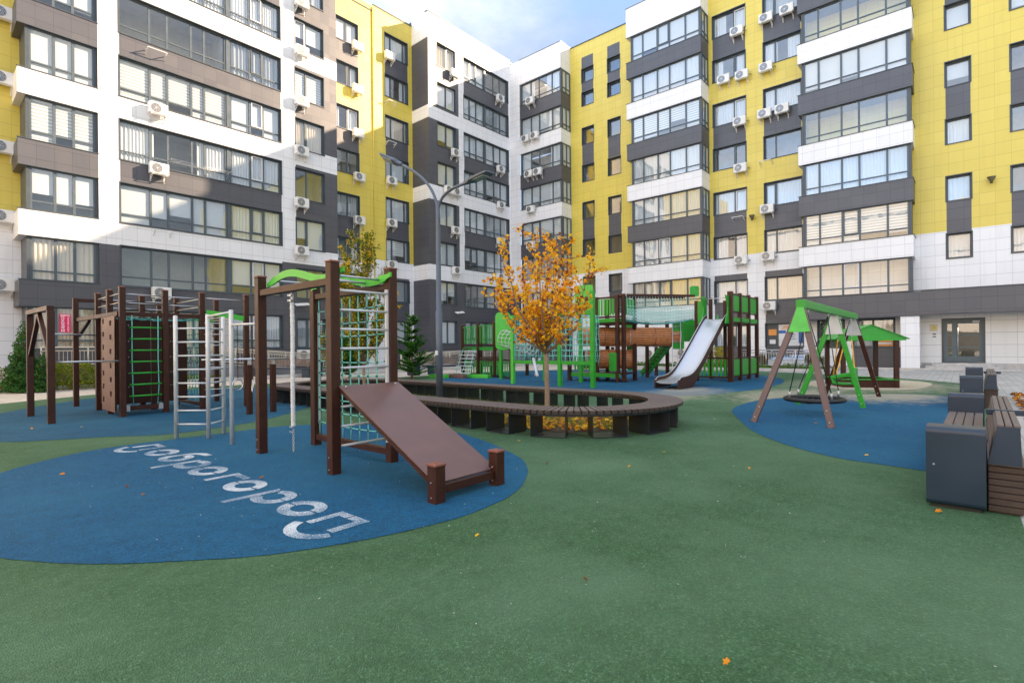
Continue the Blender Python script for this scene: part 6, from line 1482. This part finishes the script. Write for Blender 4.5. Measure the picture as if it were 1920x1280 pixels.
# spruce with layered branches beside the ramp
def spruce(a, b, h, R_, label, seed):
    rr = random.Random(seed); t = thing('spruce_tree', (a, b, 0), label, 'conifer'); m = MB(); m.tube([(a, b, 0), (a, b, h)], 0.04, 8, 0, True, [0.055, 0.008]); m.build('trunk', BARK, t); m = MB(); nl = 13
    for k in range(nl):
        z = 0.25 + (h - 0.35) * (k / nl) ** 1.02; rad = R_ * (1 - z / h) ** 0.9 + 0.06; nb = 8 if k < 8 else 6
        for j in range(nb):
            z = max(0.15, 0.25 + (h - 0.35) * (k / nl) ** 1.02 + rr.uniform(-0.13, 0.13))
            t_ = j * 2 * math.pi / nb + k * 0.7 + rr.uniform(-0.35, 0.35); rl_ = rad * rr.uniform(0.5, 1.25); d = Vector((math.cos(t_), math.sin(t_), rr.uniform(0.05, 0.45))); s_ = Vector((-d.y, d.x, 0))
            for q in range(int(46 * rl_ / R_) + 12):
                u = rr.uniform(0.08, 1.0); p = Vector((a, b, z)) + d * rl_ * u + Vector((0, 0, 0.10 * u * u)); sd = rr.choice((-1, 1)); dd = (d * 0.8 + s_ * sd * rr.uniform(0.3, 1.0) + Vector((0, 0, rr.uniform(-0.1, 0.35)))).normalized(); ln_ = 0.24 * (1.15 - u * 0.6) * rr.uniform(0.7, 1.2)
                w_ = dd.cross(Vector((0, 0, 1)) + rnd_dir(rr) * 0.4).normalized() * 0.030; m.quad([p - w_, p + dd * ln_ * 0.5 - w_ * 1.2, p + dd * ln_, p + dd * ln_ * 0.5 + w_ * 1.2, p + w_], 0 if rr.random() < 0.5 else 1)
    m.build('crown', [CON, CON2], t)
q = pd(772, 700, 22.8); spruce(q.x, q.y, 2.95, 1.3, 'young bright green spruce between the climbing frame and the lamp post', 4)
q = pd(655, 700, 23.5); spruce(q.x, q.y, 2.2, 1.1, 'dark spruce seen through the climbing net', 6)
def tuft(name, a, b, r, h, n, mats, label, seed, z=0.08):
    rr = random.Random(seed); m = MB()
    for i in range(n):
        t_ = rr.uniform(0, 6.28); d = Vector((math.cos(t_), math.sin(t_), 0)); p = Vector((a, b, z)) + d * r * 0.3 * rr.random(); hh_ = h * rr.uniform(0.5, 1.1); e = p + d * r * rr.uniform(0.3, 1.0) + Vector((0, 0, hh_)); md = p.lerp(e, 0.5) + Vector((0, 0, hh_ * 0.18)); s_ = Vector((-d.y, d.x, 0)) * 0.012
        m.quad([p - s_, p + s_, md + s_ * 0.8, md - s_ * 0.8], rr.randrange(len(mats))); m.quad([md - s_ * 0.8, md + s_ * 0.8, e], rr.randrange(len(mats)))
        if rr.random() < 0.25: leaf(m, e, rnd_dir(rr), rnd_dir(rr), 0.06, len(mats) - 1)
    return tag(m.build(name, mats), label, 'plant', 'plants in the flower beds')
rs = random.Random(9)
pl = [(1128, 700, 0.7, 1.05, 'tall straw-coloured ornamental grass behind the lower orange tube'), (1145, 702, 0.5, 0.7, 'reddish grass tuft right of the lower orange tube'), (1432, 697, 0.55, 0.8, 'bushy brownish plant left of the swing legs'), (1447, 697, 0.5, 0.7, 'brownish plant beside the near swing leg'), (1475, 699, 0.5, 0.5, 'low green plant under the light well cover'), (1500, 700, 0.45, 0.5, 'green plant between the near swing legs'), (1520, 700, 0.5, 0.8, 'tall brownish plant right of the near swing legs'), (1545, 701, 0.4, 0.6, 'plant at the right end of the flower bed')]
for i, (x, y, r, h, l) in enumerate(pl):
    q = pd(x, y, 31.5 if x > 1300 else 29.5); tuft('plant', q.x, q.y, r, h, 420, [STRAW, GR1, OR3] if i % 2 == 0 else [GR1, GRASS, STRAW], l, 30 + i)
q = pd(1348, 690, 29.8); clump('shrub', q.x, q.y, 0.75, 0.9, 0.05, 1.25, 2400, 0.085, [GR2, HED], [3, 1], 'yellow-green shrub behind the slide tower', 'shrub', seed=12)
m = MB(); rr = random.Random(14)
for i in range(4200):
    a, b = rr.uniform(29.2, 31.6), rr.uniform(5.3, 21.5); leaf(m, (a, b, 0.1 + rr.random() * 0.28 * (0.6 + 0.4 * math.sin(b * 3))), rnd_dir(rr), rnd_dir(rr), 0.10, rr.randrange(2))
tag(m.build('ground_cover', [GR1, GRASS]), 'low green ground cover in the bed by the yellow building', 'plants', None, 'stuff')
m = MB()
for i in range(2600):
    a, b = rr.uniform(-2, 9), rr.uniform(24.0, 26.0); leaf(m, (a, b, 0.1 + rr.random() * 0.16), rnd_dir(rr), rnd_dir(rr), 0.09, rr.randrange(2))
tag(m.build('ground_cover', [GR1, HED]), 'low green ground cover along the kerb at the left', 'plants', None, 'stuff')

# fine grit and chips lying on the rubber
m = MB(); rr = random.Random(77)
for i in range(300):
    a, b = rr.uniform(1.2, 17), rr.uniform(-0.2, 15)
    if rr.random() < 0.5: a, b = rr.uniform(1.0, 6), rr.uniform(1.0, 9)
    sz = rr.uniform(0.003, 0.009); t_ = rr.uniform(0, 6.28); d = Vector((math.cos(t_), math.sin(t_), 0)) * sz; e = Vector((-d.y, d.x, 0)) * rr.uniform(0.4, 0.9); p = Vector((a, b, 0.0155))
    m.quad([p - d, p - e, p + d + Vector((0, 0, 0.004)), p + e])
tag(m.build('grit', [plain('pale_grit', (0.55, 0.55, 0.50), 0.8)]), 'pale grit and small chips scattered over the rubber surface', 'grit', None, 'stuff')
